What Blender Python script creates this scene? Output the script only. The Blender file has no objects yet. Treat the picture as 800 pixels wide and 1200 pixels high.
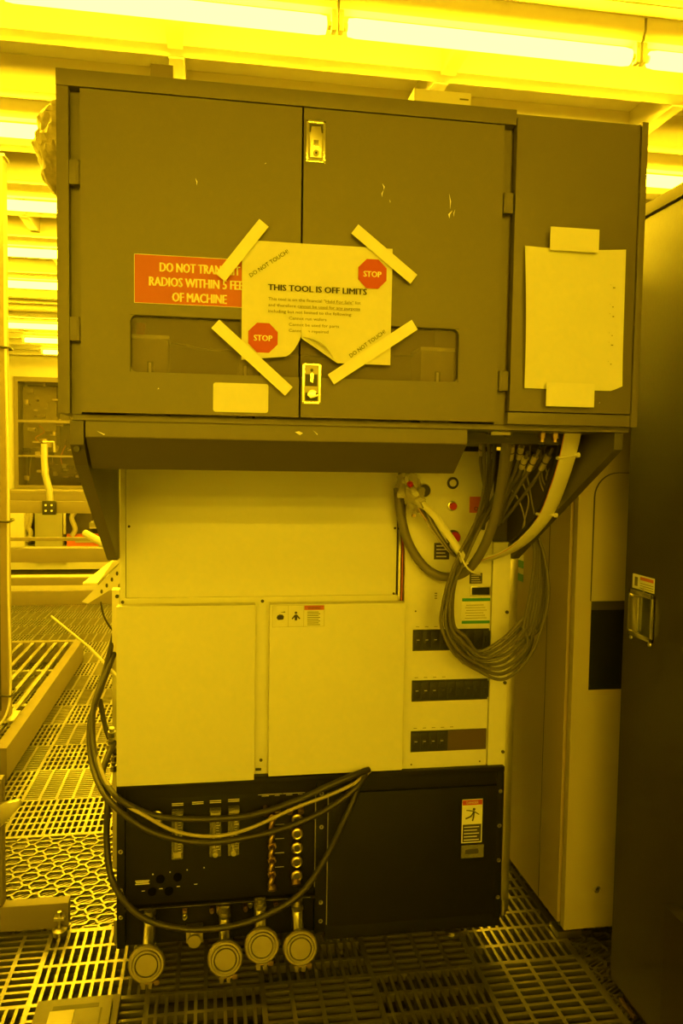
import bpy, bmesh, math, random
from math import radians, sin, cos, pi
from mathutils import Vector, Matrix
random.seed(7)
SC = bpy.context.scene
COL = SC.collection

# ------------------------------------------------------------------ camera
F, YAW, PITCH, ROLL, H = 935, 9.4, 3.6, .9, 1.42
ROT = Matrix.Rotation(-radians(YAW), 3, 'Z') @ Matrix.Rotation(radians(90 - PITCH), 3, 'X') @ Matrix.Rotation(radians(ROLL), 3, 'Z')
CAM = Vector((0, 0, H))
cd = bpy.data.cameras.new('camera'); cam = bpy.data.objects.new('camera', cd); COL.objects.link(cam)
cd.sensor_fit = 'VERTICAL'; cd.sensor_height = 36; cd.lens = F / 1200 * 36; cd.clip_start = .05
cam.matrix_world = Matrix.Translation(CAM) @ ROT.to_4x4()
SC.camera = cam

def at(px, py, Y):
    """Point of the world at depth Y seen at pixel (px, py) of the 800x1200 photo."""
    d = ROT @ Vector(((px - 400) / F, -(py - 600) / F, -1))
    return CAM + d * (Y / d.y)

# ------------------------------------------------------------------ materials
MT = {}
def mat(name, col, rough=.5, metal=0, noise=0, nscale=8, bump=0, bscale=60, spec=.5, stretch=None):
    m = bpy.data.materials.new(name); m.use_nodes = True
    nt = m.node_tree; b = nt.nodes['Principled BSDF']
    b.inputs['Roughness'].default_value = rough; b.inputs['Metallic'].default_value = metal
    b.inputs['Specular IOR Level'].default_value = spec
    c = (*col, 1)
    b.inputs['Base Color'].default_value = c
    tc = nt.nodes.new('ShaderNodeTexCoord')
    src = tc.outputs['Object']
    if stretch:
        mp = nt.nodes.new('ShaderNodeMapping'); mp.inputs['Scale'].default_value = stretch
        nt.links.new(src, mp.inputs[0]); src = mp.outputs[0]
    if noise:
        n = nt.nodes.new('ShaderNodeTexNoise'); n.inputs['Scale'].default_value = nscale; n.inputs['Detail'].default_value = 5
        nt.links.new(src, n.inputs['Vector'])
        mx = nt.nodes.new('ShaderNodeMix'); mx.data_type = 'RGBA'
        mx.inputs['A'].default_value = tuple(v * (1 - noise) for v in col) + (1,)
        mx.inputs['B'].default_value = tuple(min(1, v * (1 + noise)) for v in col) + (1,)
        nt.links.new(n.outputs['Fac'], mx.inputs['Factor']); nt.links.new(mx.outputs['Result'], b.inputs['Base Color'])
        r = nt.nodes.new('ShaderNodeMapRange'); r.inputs['To Min'].default_value = max(.02, rough * .85); r.inputs['To Max'].default_value = min(1, rough * 1.2)
        nt.links.new(n.outputs['Fac'], r.inputs['Value']); nt.links.new(r.outputs['Result'], b.inputs['Roughness'])
    if bump:
        n2 = nt.nodes.new('ShaderNodeTexNoise'); n2.inputs['Scale'].default_value = bscale; n2.inputs['Detail'].default_value = 3
        nt.links.new(src, n2.inputs['Vector'])
        bp = nt.nodes.new('ShaderNodeBump'); bp.inputs['Strength'].default_value = bump; bp.inputs['Distance'].default_value = .004
        nt.links.new(n2.outputs['Fac'], bp.inputs['Height']); nt.links.new(bp.outputs['Normal'], b.inputs['Normal'])
    MT[name] = m
    return m

def emit(name, col, s):
    m = bpy.data.materials.new(name); m.use_nodes = True; nt = m.node_tree; nt.nodes.clear()
    e = nt.nodes.new('ShaderNodeEmission'); e.inputs[0].default_value = (*col, 1); e.inputs[1].default_value = s
    o = nt.nodes.new('ShaderNodeOutputMaterial'); nt.links.new(e.outputs[0], o.inputs[0]); MT[name] = m

def glass(name, tint, gl=.12, rough=.08, haze=.3, hz=(.3, .3, .3)):
    m = bpy.data.materials.new(name); m.use_nodes = True; nt = m.node_tree; nt.nodes.clear()
    t = nt.nodes.new('ShaderNodeBsdfTransparent'); t.inputs[0].default_value = (*tint, 1)
    g = nt.nodes.new('ShaderNodeBsdfGlossy'); g.inputs['Roughness'].default_value = rough
    d = nt.nodes.new('ShaderNodeBsdfDiffuse'); d.inputs[0].default_value = (*hz, 1)
    a = nt.nodes.new('ShaderNodeMixShader'); a.inputs[0].default_value = haze
    b = nt.nodes.new('ShaderNodeMixShader'); b.inputs[0].default_value = gl
    o = nt.nodes.new('ShaderNodeOutputMaterial')
    nt.links.new(t.outputs[0], a.inputs[1]); nt.links.new(d.outputs[0], a.inputs[2])
    nt.links.new(a.outputs[0], b.inputs[1]); nt.links.new(g.outputs[0], b.inputs[2]); nt.links.new(b.outputs[0], o.inputs[0]); MT[name] = m

mat('machine_grey', (.143, .128, .115), .42, 0, .06, 3, .05, 300)
mat('hood_grey', (.10, .086, .078), .45, 0, .06, 3, .05, 300)  # machine_grey darkened: shade under the hood is put into this colour
mat('groove', (.06, .055, .05), .6)
mat('bracket_dark', (.075, .068, .06), .5, 0, .1, 4)
mat('white_panel', (.80, .80, .78), .42, 0, .02, 2, .02, 40)
mat('base_black', (.0095, .0092, .009), .42, 0, .15, 5, .08, 300, spec=.22)
mat('void', (.003, .003, .003), .8, spec=.05)
mat('hose_grey', (.17, .155, .13), .5, 0, .1, 20)
mat('breaker_black', (.02, .02, .02), .4)
mat('breaker_brown', (.10, .07, .05), .3)
mat('cable_grey', (.12, .11, .095), .5, 0, .1, 20)
mat('cable_black', (.032, .028, .025), .45, 0, .1, 20)
mat('cable_light', (.42, .38, .30), .5)
mat('white_plastic', (.78, .76, .7), .45)
mat('chrome', (.82, .8, .76), .16, 1)
mat('post_grey', (.30, .25, .20), .6, 0, .08, 6, spec=.3)
mat('brushed', (.40, .37, .33), .5, .5, .1, 20)
mat('steel', (.62, .6, .56), .3, 1, .1, 14, .1, 60)
mat('alu', (.62, .6, .56), .38, 1, .1, 14, .08, 40)
mat('alu_profile', (.21, .18, .15), .55, 0, .08, 6, .05, 30)
mat('brass', (.36, .26, .17), .4, 1, .2, 60)
mat('dull_disc', (.36, .33, .28), .34, .8, .12, 30)
mat('floor_metal', (.29, .275, .255), .30, .75, .18, 9, .15, 50)
mat('subfloor', (.05, .042, .037), .7, 0, .3, 4)
mat('ceiling_white', (.86, .86, .84), .5, 0, .03, 2)
mat('ceiling_bar', (.64, .62, .59), .4, 0, .02, 2)
mat('wall_paint', (.60, .59, .56), .5, 0, .03, 1.5)
mat('paper', (.80, .80, .76), .75, 0, .03, 12, .15, 25)
mat('paper_white', (.84, .84, .80), .7)
mat('ink', (.05, .045, .04), .7)
mat('ink_soft', (.16, .14, .12), .7)
mat('sign_red', (.46, .062, .05), .4)
mat('stop_red', (.52, .062, .05), .55)
mat('sign_cream', (.86, .84, .78), .5)
mat('tape', (.84, .84, .78), .35, 0, .04, 30)
mat('red_button', (.55, .03, .05), .3)
mat('red_tint', (.55, .13, .07), .5)
mat('green', (.03, .26, .1), .5)
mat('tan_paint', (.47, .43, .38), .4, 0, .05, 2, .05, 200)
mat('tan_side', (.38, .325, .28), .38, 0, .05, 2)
mat('dark_brown', (.026, .021, .019), .36, 0, .12, 3, .04, 120, spec=.35)
mat('dark_glass', (.02, .022, .02), .15)
mat('far_grey', (.30, .29, .24), .5, 0, .1, 4)
mat('far_dark', (.10, .085, .07), .5, 0, .4, 9)
mat('orange', (.62, .28, .10), .5)
mat('blue', (.1, .3, .6), .5)
mat('bag', (.5, .44, .34), .4, 0, .7, 55, .9, 70)
mat('interior', (.30, .28, .25), .5, 0, .1, 6)
emit('tube_lit', (1, .60, .0066), 185)
mat('tube_off', (.7, .66, .5), .3)
glass('window_haze', (.92, .9, .86), .008, .35, .30, (.36, .32, .29))  # pale haze in the pane paints in brightness the dim interior lacks
glass('far_glass', (.8, .76, .68), .05, .1, .04, (.3, .28, .25))
glass('clear_acrylic', (.85, .85, .8), .12, .1, .25, (.6, .58, .5))
glass('plastic_wrap', (.88, .86, .8), .10, .25, .35, (.75, .72, .66))

# ------------------------------------------------------------------ mesh builder
def cr(pts, n=8, closed=False):
    """Catmull-Rom through the points."""
    P = [Vector(p) for p in pts]
    if len(P) < 3 and not closed: return P
    out = []; N = len(P)
    for i in range(N if closed else N - 1):
        if closed: a, b, c, d = P[(i - 1) % N], P[i], P[(i + 1) % N], P[(i + 2) % N]
        else: a, b, c, d = P[max(i - 1, 0)], P[i], P[i + 1], P[min(i + 2, N - 1)]
        for k in range(n):
            t = k / n
            out.append(.5 * ((2 * b) + (c - a) * t + (2 * a - 5 * b + 4 * c - d) * t * t + (3 * b - a - 3 * c + d) * t ** 3))
    if not closed: out.append(P[-1])
    return out

class MB:
    def __init__(s): s.bm = bmesh.new(); s.mi = 0; s.mats = []
    def m(s, name):
        if name not in s.mats: s.mats.append(name)
        s.mi = s.mats.index(name); return s
    def _fin(s, before, smooth=False):
        for f in s.bm.faces:
            if f not in before: f.material_index = s.mi; f.smooth = smooth
    def face(s, vs, smooth=False):
        try: f = s.bm.faces.new(vs)
        except ValueError: return
        f.material_index = s.mi; f.smooth = smooth; return f
    def box(s, x0, x1, y0, y1, z0, z1, bev=0):
        t = bmesh.new()
        vs = [t.verts.new((x, y, z)) for x in (x0, x1) for y in (y0, y1) for z in (z0, z1)]
        for q in ((0, 1, 3, 2), (4, 6, 7, 5), (0, 4, 5, 1), (2, 3, 7, 6), (0, 2, 6, 4), (1, 5, 7, 3)): t.faces.new([vs[i] for i in q])
        if bev: bmesh.ops.bevel(t, geom=list(t.edges), offset=bev, segments=2, profile=.7, affect='EDGES')
        s._merge(t); return s
    def _merge(s, t, smooth=False, M=None):
        vm = {v: s.bm.verts.new(M @ v.co if M else v.co) for v in t.verts}
        for f in t.faces: s.face([vm[v] for v in f.verts], smooth or f.smooth)
        t.free()
    def prism(s, pts, axis, a, b, bev=0):
        """polygon (u,v) extruded along axis from a to b; X: (y,z)  Y: (x,z)  Z: (x,y)"""
        t = bmesh.new()
        def mk(u, v, w): return {'X': (w, u, v), 'Y': (u, w, v), 'Z': (u, v, w)}[axis]
        A = [t.verts.new(mk(u, v, a)) for u, v in pts]; B = [t.verts.new(mk(u, v, b)) for u, v in pts]
        t.faces.new(A); t.faces.new(B[::-1]); n = len(pts)
        for i in range(n): t.faces.new((A[i], B[i], B[(i + 1) % n], A[(i + 1) % n]))
        bmesh.ops.recalc_face_normals(t, faces=t.faces)
        if bev: bmesh.ops.bevel(t, geom=list(t.edges), offset=bev, segments=2, profile=.7, affect='EDGES')
        s._merge(t); return s
    def cyl(s, p0, p1, r0, r1=None, n=20, caps=True):
        p0, p1 = Vector(p0), Vector(p1); r1 = r0 if r1 is None else r1
        d = (p1 - p0).normalized(); u = d.orthogonal().normalized(); v = d.cross(u)
        R = [[s.bm.verts.new(p + (u * cos(2 * pi * k / n) + v * sin(2 * pi * k / n)) * r) for k in range(n)] for p, r in ((p0, r0), (p1, r1))]
        for k in range(n): s.face((R[0][k], R[0][(k + 1) % n], R[1][(k + 1) % n], R[1][k]), True)
        if caps: s.face(R[0][::-1]); s.face(R[1])
        return s
    def lathe(s, c, d, prof, n=24):
        """profile [(distance along d, radius)] revolved about the axis through c"""
        c, d = Vector(c), Vector(d).normalized(); u = d.orthogonal().normalized(); v = d.cross(u)
        R = [[s.bm.verts.new(c + d * h + (u * cos(2 * pi * k / n) + v * sin(2 * pi * k / n)) * max(r, 1e-4)) for k in range(n)] for h, r in prof]
        for a, b in zip(R, R[1:]):
            for k in range(n): s.face((a[k], a[(k + 1) % n], b[(k + 1) % n], b[k]), True)
        s.face(R[0][::-1]); s.face(R[-1]); return s
    def torus(s, c, d, R, r, n=24, m=8):
        c, d = Vector(c), Vector(d).normalized(); u = d.orthogonal().normalized(); v = d.cross(u)
        G = []
        for i in range(n):
            e = u * cos(2 * pi * i / n) + v * sin(2 * pi * i / n)
            G.append([s.bm.verts.new(c + e * (R + r * cos(2 * pi * j / m)) + d * r * sin(2 * pi * j / m)) for j in range(m)])
        for i in range(n):
            for j in range(m): s.face((G[i][j], G[(i + 1) % n][j], G[(i + 1) % n][(j + 1) % m], G[i][(j + 1) % m]), True)
        return s
    def tube(s, pts, r, n=8, sm=8, flat=None, closed=False):
        P = cr(pts, sm, closed) if sm > 1 else [Vector(p) for p in pts]
        up = None; R = []
        for i, p in enumerate(P):
            t = (P[(i + 1) % len(P)] - P[i - 1]) if closed else (P[min(i + 1, len(P) - 1)] - P[max(i - 1, 0)])
            t.normalize()
            if up is None: up = (Vector((0, 1, 0)) if flat else t.orthogonal())
            up = up - t * up.dot(t)
            if up.length < 1e-4: up = t.orthogonal()
            up.normalize(); w = t.cross(up)
            ru, rw = (flat if flat else (r, r))
            R.append([s.bm.verts.new(p + up * cos(2 * pi * k / n) * ru + w * sin(2 * pi * k / n) * rw) for k in range(n)])
        L = len(R)
        for i in range(L if closed else L - 1):
            for k in range(n): s.face((R[i][k], R[i][(k + 1) % n], R[(i + 1) % L][(k + 1) % n], R[(i + 1) % L][k]), True)
        if not closed: s.face(R[0][::-1]); s.face(R[-1])
        return s
    def text(s, txt, o, size, u=(1, 0, 0), v=(0, 0, 1), width=None, bold=0, center=False, sx=1, ext=.0):
        """lettering: o = left end of the base line, size = capital height"""
        cu = bpy.data.curves.new('t', 'FONT'); cu.body = txt; cu.size = 1; cu.resolution_u = 2
        ob = bpy.data.objects.new('t', cu); me = ob.to_mesh()
        xs = [w.co.x for w in me.vertices]
        if not xs: return s
        w = max(xs) - min(xs); x0 = min(xs)
        sy = size / .72; sxx = sy * sx
        if width: sxx = width / w
        o, u, v = Vector(o), Vector(u).normalized(), Vector(v).normalized()
        if center: o = o - u * (w * sxx / 2)
        nrm = u.cross(v)
        for k, dx in enumerate((0,) if not bold else (0, -bold, bold)):
            vm = [s.bm.verts.new(o + u * ((q.co.x - x0) * sxx + dx * size) + v * (q.co.y * sy) + nrm * (.00004 * k)) for q in me.vertices]
            for p in me.polygons: s.face([vm[i] for i in p.vertices])
        ob.to_mesh_clear(); bpy.data.objects.remove(ob); bpy.data.curves.remove(cu)
        return s
    def build(s, name, parent=None, matname=None):
        if not s.mats: s.mats = [matname or 'steel']
        me = bpy.data.meshes.new(name)
        bmesh.ops.recalc_face_normals(s.bm, faces=s.bm.faces) if False else None
        if parent is not None:
            o = Vector((0, 0, 0)); p = parent
            while p: o += p.location; p = p.parent
        else:
            xs = [v.co for v in s.bm.verts]
            o = Vector(((min(c.x for c in xs) + max(c.x for c in xs)) / 2, (min(c.y for c in xs) + max(c.y for c in xs)) / 2, min(c.z for c in xs)))
        for v in s.bm.verts: v.co -= o
        s.bm.to_mesh(me); s.bm.free()
        for n in s.mats: me.materials.append(MT[n])
        me.set_sharp_from_angle(angle=radians(38))
        ob = bpy.data.objects.new(name, me); COL.objects.link(ob)
        if parent is not None: ob.parent = parent
        else: ob.location = o
        return ob

def tag(o, label, cat, group=None, kind=None):
    o['label'] = label; o['category'] = cat
    if group: o['group'] = group
    if kind: o['kind'] = kind
    return o
def thing(name, loc, label, cat, group=None):
    o = bpy.data.objects.new(name, None); COL.objects.link(o); o.location = loc
    o.empty_display_size = .05
    return tag(o, label, cat, group)
def struct(mb, name, label=None):
    o = mb.build(name); o['kind'] = 'structure'; return o
def dup(root, loc):
    r = root.copy(); COL.objects.link(r); r.location = loc
    for ch in list(root.children):
        c = ch.copy(); COL.objects.link(c); c.parent = r
        for g in ch.children:
            d = g.copy(); COL.objects.link(d); d.parent = c
    return r
def rrect(x0, x1, z0, z1, r, n=5):
    out = []
    for cx, cz, a in ((x1 - r, z1 - r, 0), (x0 + r, z1 - r, 90), (x0 + r, z0 + r, 180), (x1 - r, z0 + r, 270)):
        for k in range(n + 1):
            t = radians(a + 90 * k / n); out.append((cx + r * cos(t), cz + r * sin(t)))
    return out

# ================================================================== THE ROOM
XL, XR, YB, YF, ZC = -3.3, 3.4, -9.5, 12.5, 3.02
def slab(name, x0, x1, y0, y1, z0, z1, m):
    b = MB().m(m); b.box(x0, x1, y0, y1, z0, z1); return struct(b, name)
slab('wall_left', XL - .1, XL, YB, YF, -.5, 3.1, 'wall_paint')
slab('wall_right', XR, XR + .1, YB, YF, -.5, 3.1, 'wall_paint')
slab('wall_back', XL, XR, YB - .1, YB, -.5, 3.1, 'ceiling_white')
slab('subfloor', XL, XR, YB, YF, -.56, -.5, 'subfloor')
# far wall, with the opening of a big equipment window
wz0, wz1, wx0, wx1 = .95, 2.60, -2.86, -1.80
b = MB().m('wall_paint')
b.box(XL, wx0, YF, YF + .12, -.5, 3.1); b.box(wx1, XR, YF, YF + .12, -.5, 3.1)
b.box(wx0, wx1, YF, YF + .12, wz1, 3.1); b.box(wx0, wx1, YF, YF + .12, -.5, wz0)
b.box(wx0 - .2, wx1 + .2, YF + 1.2, YF + 1.3, .3, 3.1)   # back of the chase behind the window
b.box(wx0 - .2, wx0 - .1, YF + .12, YF + 1.2, .3, 3.1); b.box(wx1 + .1, wx1 + .2, YF + .12, YF + 1.2, .3, 3.1)
struct(b, 'wall_far')
b = MB().m('alu_profile')
for x0, x1, z0, z1 in ((wx0, wx0 + .06, wz0, wz1), (wx1 - .06, wx1, wz0, wz1), (wx0 + .06, wx1 - .06, wz1 - .07, wz1), (wx0 + .06, wx1 - .06, wz0, wz0 + .05), (wx0 + .06, wx1 - .06, 1.93, 1.97), (wx0 + .06, wx1 - .06, 1.42, 1.45)):
    b.box(x0, x1, YF - .03, YF + .03, z0, z1)
w = struct(b, 'window_1')
b = MB().m('far_glass'); b.box(wx0 + .05, wx1 - .05, YF, YF + .006, wz0 + .04, wz1 - .05); b.build('pane', w)

# perforated raised floor: cast grilles of long holes and of short slots, two grilles of hexagon pattern
SX, SY, X0, Y0 = .3025, .325, -.76, 2.41
fl = MB().m('floor_metal')
TH = .022
def grille(x0, x1, y0, y1, kind):
    e = .007
    fl.box(x0, x1, y0, y0 + e, -TH, 0); fl.box(x0, x1, y1 - e, y1, -TH, 0)
    fl.box(x0, x0 + e, y0 + e, y1 - e, -TH, -.0001); fl.box(x1 - e, x1, y0 + e, y1 - e, -TH, -.0001)
    w, d = x1 - x0, y1 - y0
    if kind == 'hole':
        nx, ny, bx, by = max(2, round(w / .0245)), 6, .0085, .012
    elif kind == 'long':
        nx, ny, bx, by = 12, 4, .0085, .012
    else:
        nx, ny, bx, by = max(2, round(w / (.085 if y0 < 2.4 else .066))), (11 if y0 < 2.4 else 15), .011, (.0095 if y0 < 2.4 else .0085)
    for i in range(1, nx):
        x = x0 + w * i / nx; bb = bx * (1.4 if (kind == 'hole' and i % 6 == 0) else 1)
        fl.box(x - bb / 2, x + bb / 2, y0 + e, y1 - e, -TH, -.0003)
    for j in range(1, ny):
        y = y0 + d * j / ny
        fl.box(x0 + e, x1 - e, y - by / 2, y + by / 2, -TH, -.0006)
def hexgrille(x0, x1, y0, y1):
    e = .012
    fl.box(x0, x1, y0, y0 + e, -TH, 0); fl.box(x0, x1, y1 - e, y1, -TH, 0)
    fl.box(x0, x0 + e, y0 + e, y1 - e, -TH, -.0001); fl.box(x1 - e, x1, y0 + e, y1 - e, -TH, -.0001)
    def strip(p, q, w, z):
        p, q = list(p), list(q)
        # clip to the tile
        for _ in range(2):
            for a, lo, hi in ((0, x0 + e * .5, x1 - e * .5), (1, y0 + e * .5, y1 - e * .5)):
                for P, Q in ((p, q), (q, p)):
                    if P[a] < lo:
                        if Q[a] <= lo: return
                        t = (lo - P[a]) / (Q[a] - P[a]); P[0], P[1] = P[0] + (Q[0] - P[0]) * t, P[1] + (Q[1] - P[1]) * t
                    if P[a] > hi:
                        if Q[a] >= hi: return
                        t = (hi - P[a]) / (Q[a] - P[a]); P[0], P[1] = P[0] + (Q[0] - P[0]) * t, P[1] + (Q[1] - P[1]) * t
        d = Vector((q[0] - p[0], q[1] - p[1], 0))
        if d.length < .003: return
        n = Vector((-d.y, d.x, 0)).normalized() * w / 2; P, Q = Vector((*p, 0)), Vector((*q, 0))
        dz = Vector((0, 0, z)); db = Vector((0, 0, -TH))
        T = [fl.bm.verts.new(k) for k in (P - n + dz, Q - n + dz, Q + n + dz, P + n + dz)]
        B = [fl.bm.verts.new(k) for k in (P - n + db, Q - n + db, Q + n + db, P + n + db)]
        fl.face(T)
        for i in range(4): fl.face((T[i], B[i], B[(i + 1) % 4], T[(i + 1) % 4]))
    px, py = .082, .116
    k = 0; y = y0 - py
    while y < y1 + py:
        ox = (k % 2) * px * .5
        x = x0 - px + ox
        while x < x1 + px:
            c = [(x + .032 * cos(radians(a)), y + .030 * sin(radians(a))) for a in (0, 50, 130, 180, 230, 310)]
            for i in range(6): strip(c[i], c[(i + 1) % 6], .007, -.0004)
            strip((c[0][0], c[0][1]), (x + px - .032, y), .007, -.0005)
            strip((c[1][0], c[1][1]), (x + px * .5 - .0205 + .011, y + py * .5 - .023), .007, -.0006)
            x += px
        y += py * .5; k += 1
    t = -1.2
    while t < 1.2:
        strip((x0 - .1, (y0 + y1) / 2 + t), (x1 + .1, (y0 + y1) / 2 + t + (x1 - x0 + .2) * .55), .0045, -.006)
        t += .0135
def Xs(i): return X0 + SX * i
def Ys(j): return Y0 + SY * j
for j in range(-8, 31):
    for i in range(-8, 14):
        if j < 0:
            if i >= 6 and i < 8:
                continue
            kind = 'slot' if (i + j) % 2 == 1 else 'hole'
            # parity fixed from the photo: cell x .45-.76, y 2.09-2.41 has slots
            kind = 'slot' if (i + (j + 1)) % 2 == 0 else 'long'
            grille(Xs(i), Xs(i + 1), Ys(j), Ys(j + 1), kind)
        elif i % 2 == 0:
            if j < 2 and i == 0: continue
            grille(Xs(i), Xs(i + 2), Ys(j), Ys(j + 1), 'hole' if (i // 2 + j) % 2 == 0 else 'slot')
hexgrille(Xs(0), Xs(2), Ys(0), Ys(2))
for j in (-2, -4, -6): hexgrille(Xs(6), Xs(8), Ys(j), Ys(j + 2))
grille(Xs(6), Xs(7), Ys(-8), Ys(-6), 'slot'); grille(Xs(7), Xs(8), Ys(-8), Ys(-6), 'slot')
fl.box(XL, Xs(-8), Ys(-8), YF, -TH, 0); fl.box(Xs(14), XR, Ys(-8), YF, -TH, 0); pass; fl.box(Xs(-8), Xs(14), Ys(31), YF, -TH, 0)
struct(fl, 'floor')
slab('floor_1', XL, XR, YB, Ys(-8), -TH, 0, 'ceiling_white')  # floor out of view, made white to bounce lamp light up at the machine

# ceiling: filter panels, wide cross bars and lamp troughs
slab('ceiling', XL, XR, YB, YF, ZC, ZC + .06, 'ceiling_white')
SPC, TY0, TXJ, TL = 1.085, 2.655, .40, 1.06
b = MB().m('ceiling_bar')
rows = [TY0 + SPC * k for k in range(-11, 9)]
for y in rows:
    b.box(XL, XR, y + .36, y + .45, 2.90, ZC, .004)
    b.box(XL, XR, y + .80, y + .86, 2.88, ZC, .004)
    b.box(XL, XR, y - .10, y + .10, 2.95, ZC, .004)
struct(b, 'ceiling_1')
b = MB().m('ceiling_bar')
for y in rows:
    for k in range(-3, 4):
        x = -.13 + k * 1.01
        b.box(x - .028, x + .028, y + .10, y + .36, 2.885, ZC, .003)
        b.box(x - .028, x + .028, y + .45, y + .80, 2.895, ZC, .003)
struct(b, 'ceiling_2')

# ------------------------------------------------------------------ fluorescent lamps
def make_lamp(lit):
    """origin: left end of the lamp, centre of the tube"""
    r = thing('fluorescent_lamp', (0, 0, 0), 'x', 'ceiling lamp')
    b = MB().m('ceiling_bar'); b.prism([(-.035, .12), (-.035, .075), (-.02, .047), (.02, .047), (.035, .075), (.035, .12)], 'X', .005, TL - .005); b.build('housing', r)
    for s, x in ((1, .012), (-1, TL - .012)):
        b = MB().m('white_plastic'); b.box(x - .008, x + .008, -.016, .016, -.02, .05, .002)
        b.m('steel').cyl((x + s * .008, 0, 0), (x + s * .022, 0, 0), .013); b.build('socket', r)
    R = .029
    prof = [(.034, .013), (.037, .026), (.045, R * .92), (.06, R), (TL - .06, R), (TL - .045, R * .92), (TL - .037, .026), (TL - .034, .013)]
    b = MB().m('tube_lit' if lit else 'tube_off'); b.lathe((0, 0, 0), (1, 0, 0), prof, 20); b.build('tube', r)
    return r
lampA = make_lamp(True); lampB = make_lamp(False); usedA = usedB = False
ORD = {0: 'first', 1: 'second', 2: 'third', 3: 'fourth', 4: 'fifth', 5: 'sixth', 6: 'seventh', 7: 'eighth', 8: 'ninth'}
ZT = 2.83
def put_lamp(x, y, lit, label, group):
    global usedA, usedB
    if lit:
        o = lampA if not usedA else dup(lampA, (0, 0, 0)); usedA = True
    else:
        o = lampB if not usedB else dup(lampB, (0, 0, 0)); usedB = True
    o.location = (x, y, ZT); o['label'] = label
    if group: o['group'] = group
    elif 'group' in o: del o['group']
for k in range(0, 9):
    y = TY0 + SPC * k; off = .53 if k >= 5 else 0
    for n in range(-3, 3):
        x = TXJ + TL * n + off
        if x < XL + .02 or x + TL > XR - .02: continue
        lit = k != 5
        g = 'lamps of the %s ceiling row' % ORD[k]
        if k == 0:
            lb = {-3: 'lit fluorescent lamp of the front row, beyond the left frame edge', -2: 'lit fluorescent lamp of the front row, further left over the rack',
                  -1: 'glowing tube above the grey machine, upper left, ending at the socket over its middle',
                  0: 'glowing tube running across the middle to upper right above the grey machine',
                  1: 'glowing tube cut off by the top right of the photo', 2: 'lit lamp of the front row past the right frame edge'}[n]
            g = 'lamps of the first ceiling row'
        elif (k < 5 and n == -2):
            lb = 'glowing lamp left of the grey machine, %s ceiling row counted from the top' % ORD[k]
        elif k == 1 and n == 1:
            lb = 'glowing lamp seen right of the grey machine above the black cabinet'
        elif k == 5: lb = 'dark unlit lamp between glowing rows left of the machine'
        elif k > 5 and n == -3: lb = {6: 'glowing lamp just past the dark row, third from the far wall', 7: 'glowing lamp in the last row but one before the far wall', 8: 'glowing lamp nearest the far wall, lowest in the photo'}[k]
        else: lb = 'glowing lamp of the %s ceiling row hidden behind the grey machine' % ORD[k]
        if lb.endswith('machine') and 'hidden' not in lb: g2 = g
        put_lamp(x, y, lit, lb, g)
for y in (-3.1, -5.3, -7.5):
    for n in range(-3, 3):
        x = TXJ + TL * n
        if x < XL + .02 or x + TL > XR - .02: continue
        put_lamp(x, y, True, 'glowing ceiling lamp on the near side of the machine, outside the photo', 'lamps on the near side of the machine')
if not usedB: bpy.data.objects.remove(lampB)

# ================================================================== THE MACHINE
mach = thing('process_machine', (.3, 2.6, 0), 'large grey and white process machine with overhanging top cabinet and black base', 'machine')
YC = 1.567
# --- upper cabinet shell (hollow behind the doors' windows)
b = MB().m('machine_grey')
YK = 2.75
b.box(-.281, .602, YC - .002, YK, 2.098, 2.128, .002)          # lid
b.box(-.281, -.259, YC, YK, 1.503, 2.098, .002)                # left post and side
b.box(-.259, -.241, YC + .022, YC + .05, 1.503, 2.098)          # bottom of the hinge groove
b.box(.5795, .602, YC + .022, YK, 1.503, 2.098)
b.box(.6035, .886, YC + .03, YC + .05, 1.503, 2.118)
b.box(.872, .886, YC - .004, YK, 1.503, 2.126, .0015)           # right post
b.box(.602, .872, YC + .004, YK, 2.112, 2.122)
b.box(.602, .872, YC + .002, YC + .05, 1.503, 1.527, .0015)     # sill below the narrow door
b.box(-.259, .886, YC + .03, YK, 1.492, 1.503)                  # floor
b.box(-.259, .886, YK - .02, YK, 1.503, 2.098)                  # back
b.build('upper_cabinet', mach)

def door(name, x0, x1, z0, z1, win, marks=()):
    b = MB().m('machine_grey'); y0, y1 = YC, YC + .02
    if win:
        a, c, lo, hi, side = win
        b.box(x0, x1, y0, y1, hi, z1); b.box(x0, x1, y0, y1, z0, lo)
        if side == 'L': b.box(x0, a, y0, y1, lo, hi)
        else: b.box(c, x1, y0, y1, lo, hi)
        # rounded corners of the opening
        for zc, sz in ((lo, 1), (hi, -1)):
            xc, sx = (a, 1) if side == 'L' else (c, -1)
            r = .012
            pts = [(xc, zc)] + [(xc + sx * r * (1 - sin(t)), zc + sz * r * (1 - cos(t))) for t in [pi / 2 * k / 5 for k in range(6)]]
            b.prism(pts, 'Y', y0, y1)
        b.m('groove')
        b.box(a if side == 'L' else a, c, y1, y1 + .002, hi, hi + .006) if False else None
    else:
        b.box(x0, x1, y0, y1, z0, z1, .0015)
    if marks:
        b.m('sign_cream')
        for (x, z, dx, dz) in marks:
            b.prism([(x, z), (x + dx, z + dz * .5), (x + dx * .7, z + dz), (x + dx * .55, z + dz * .5)], 'Y', y0 - .0004, y0 + .001)
    return b.build(name, mach)
W0, W1 = 1.584, 1.690
dl = door('door', -.239, .171, 1.506, 2.096, (-.149, .171, W0, W1, 'L'), ((-.030, 1.950, .004, -.014), (-.10, 1.552, .004, .003), (.10, 1.985, .003, .003)))
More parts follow.
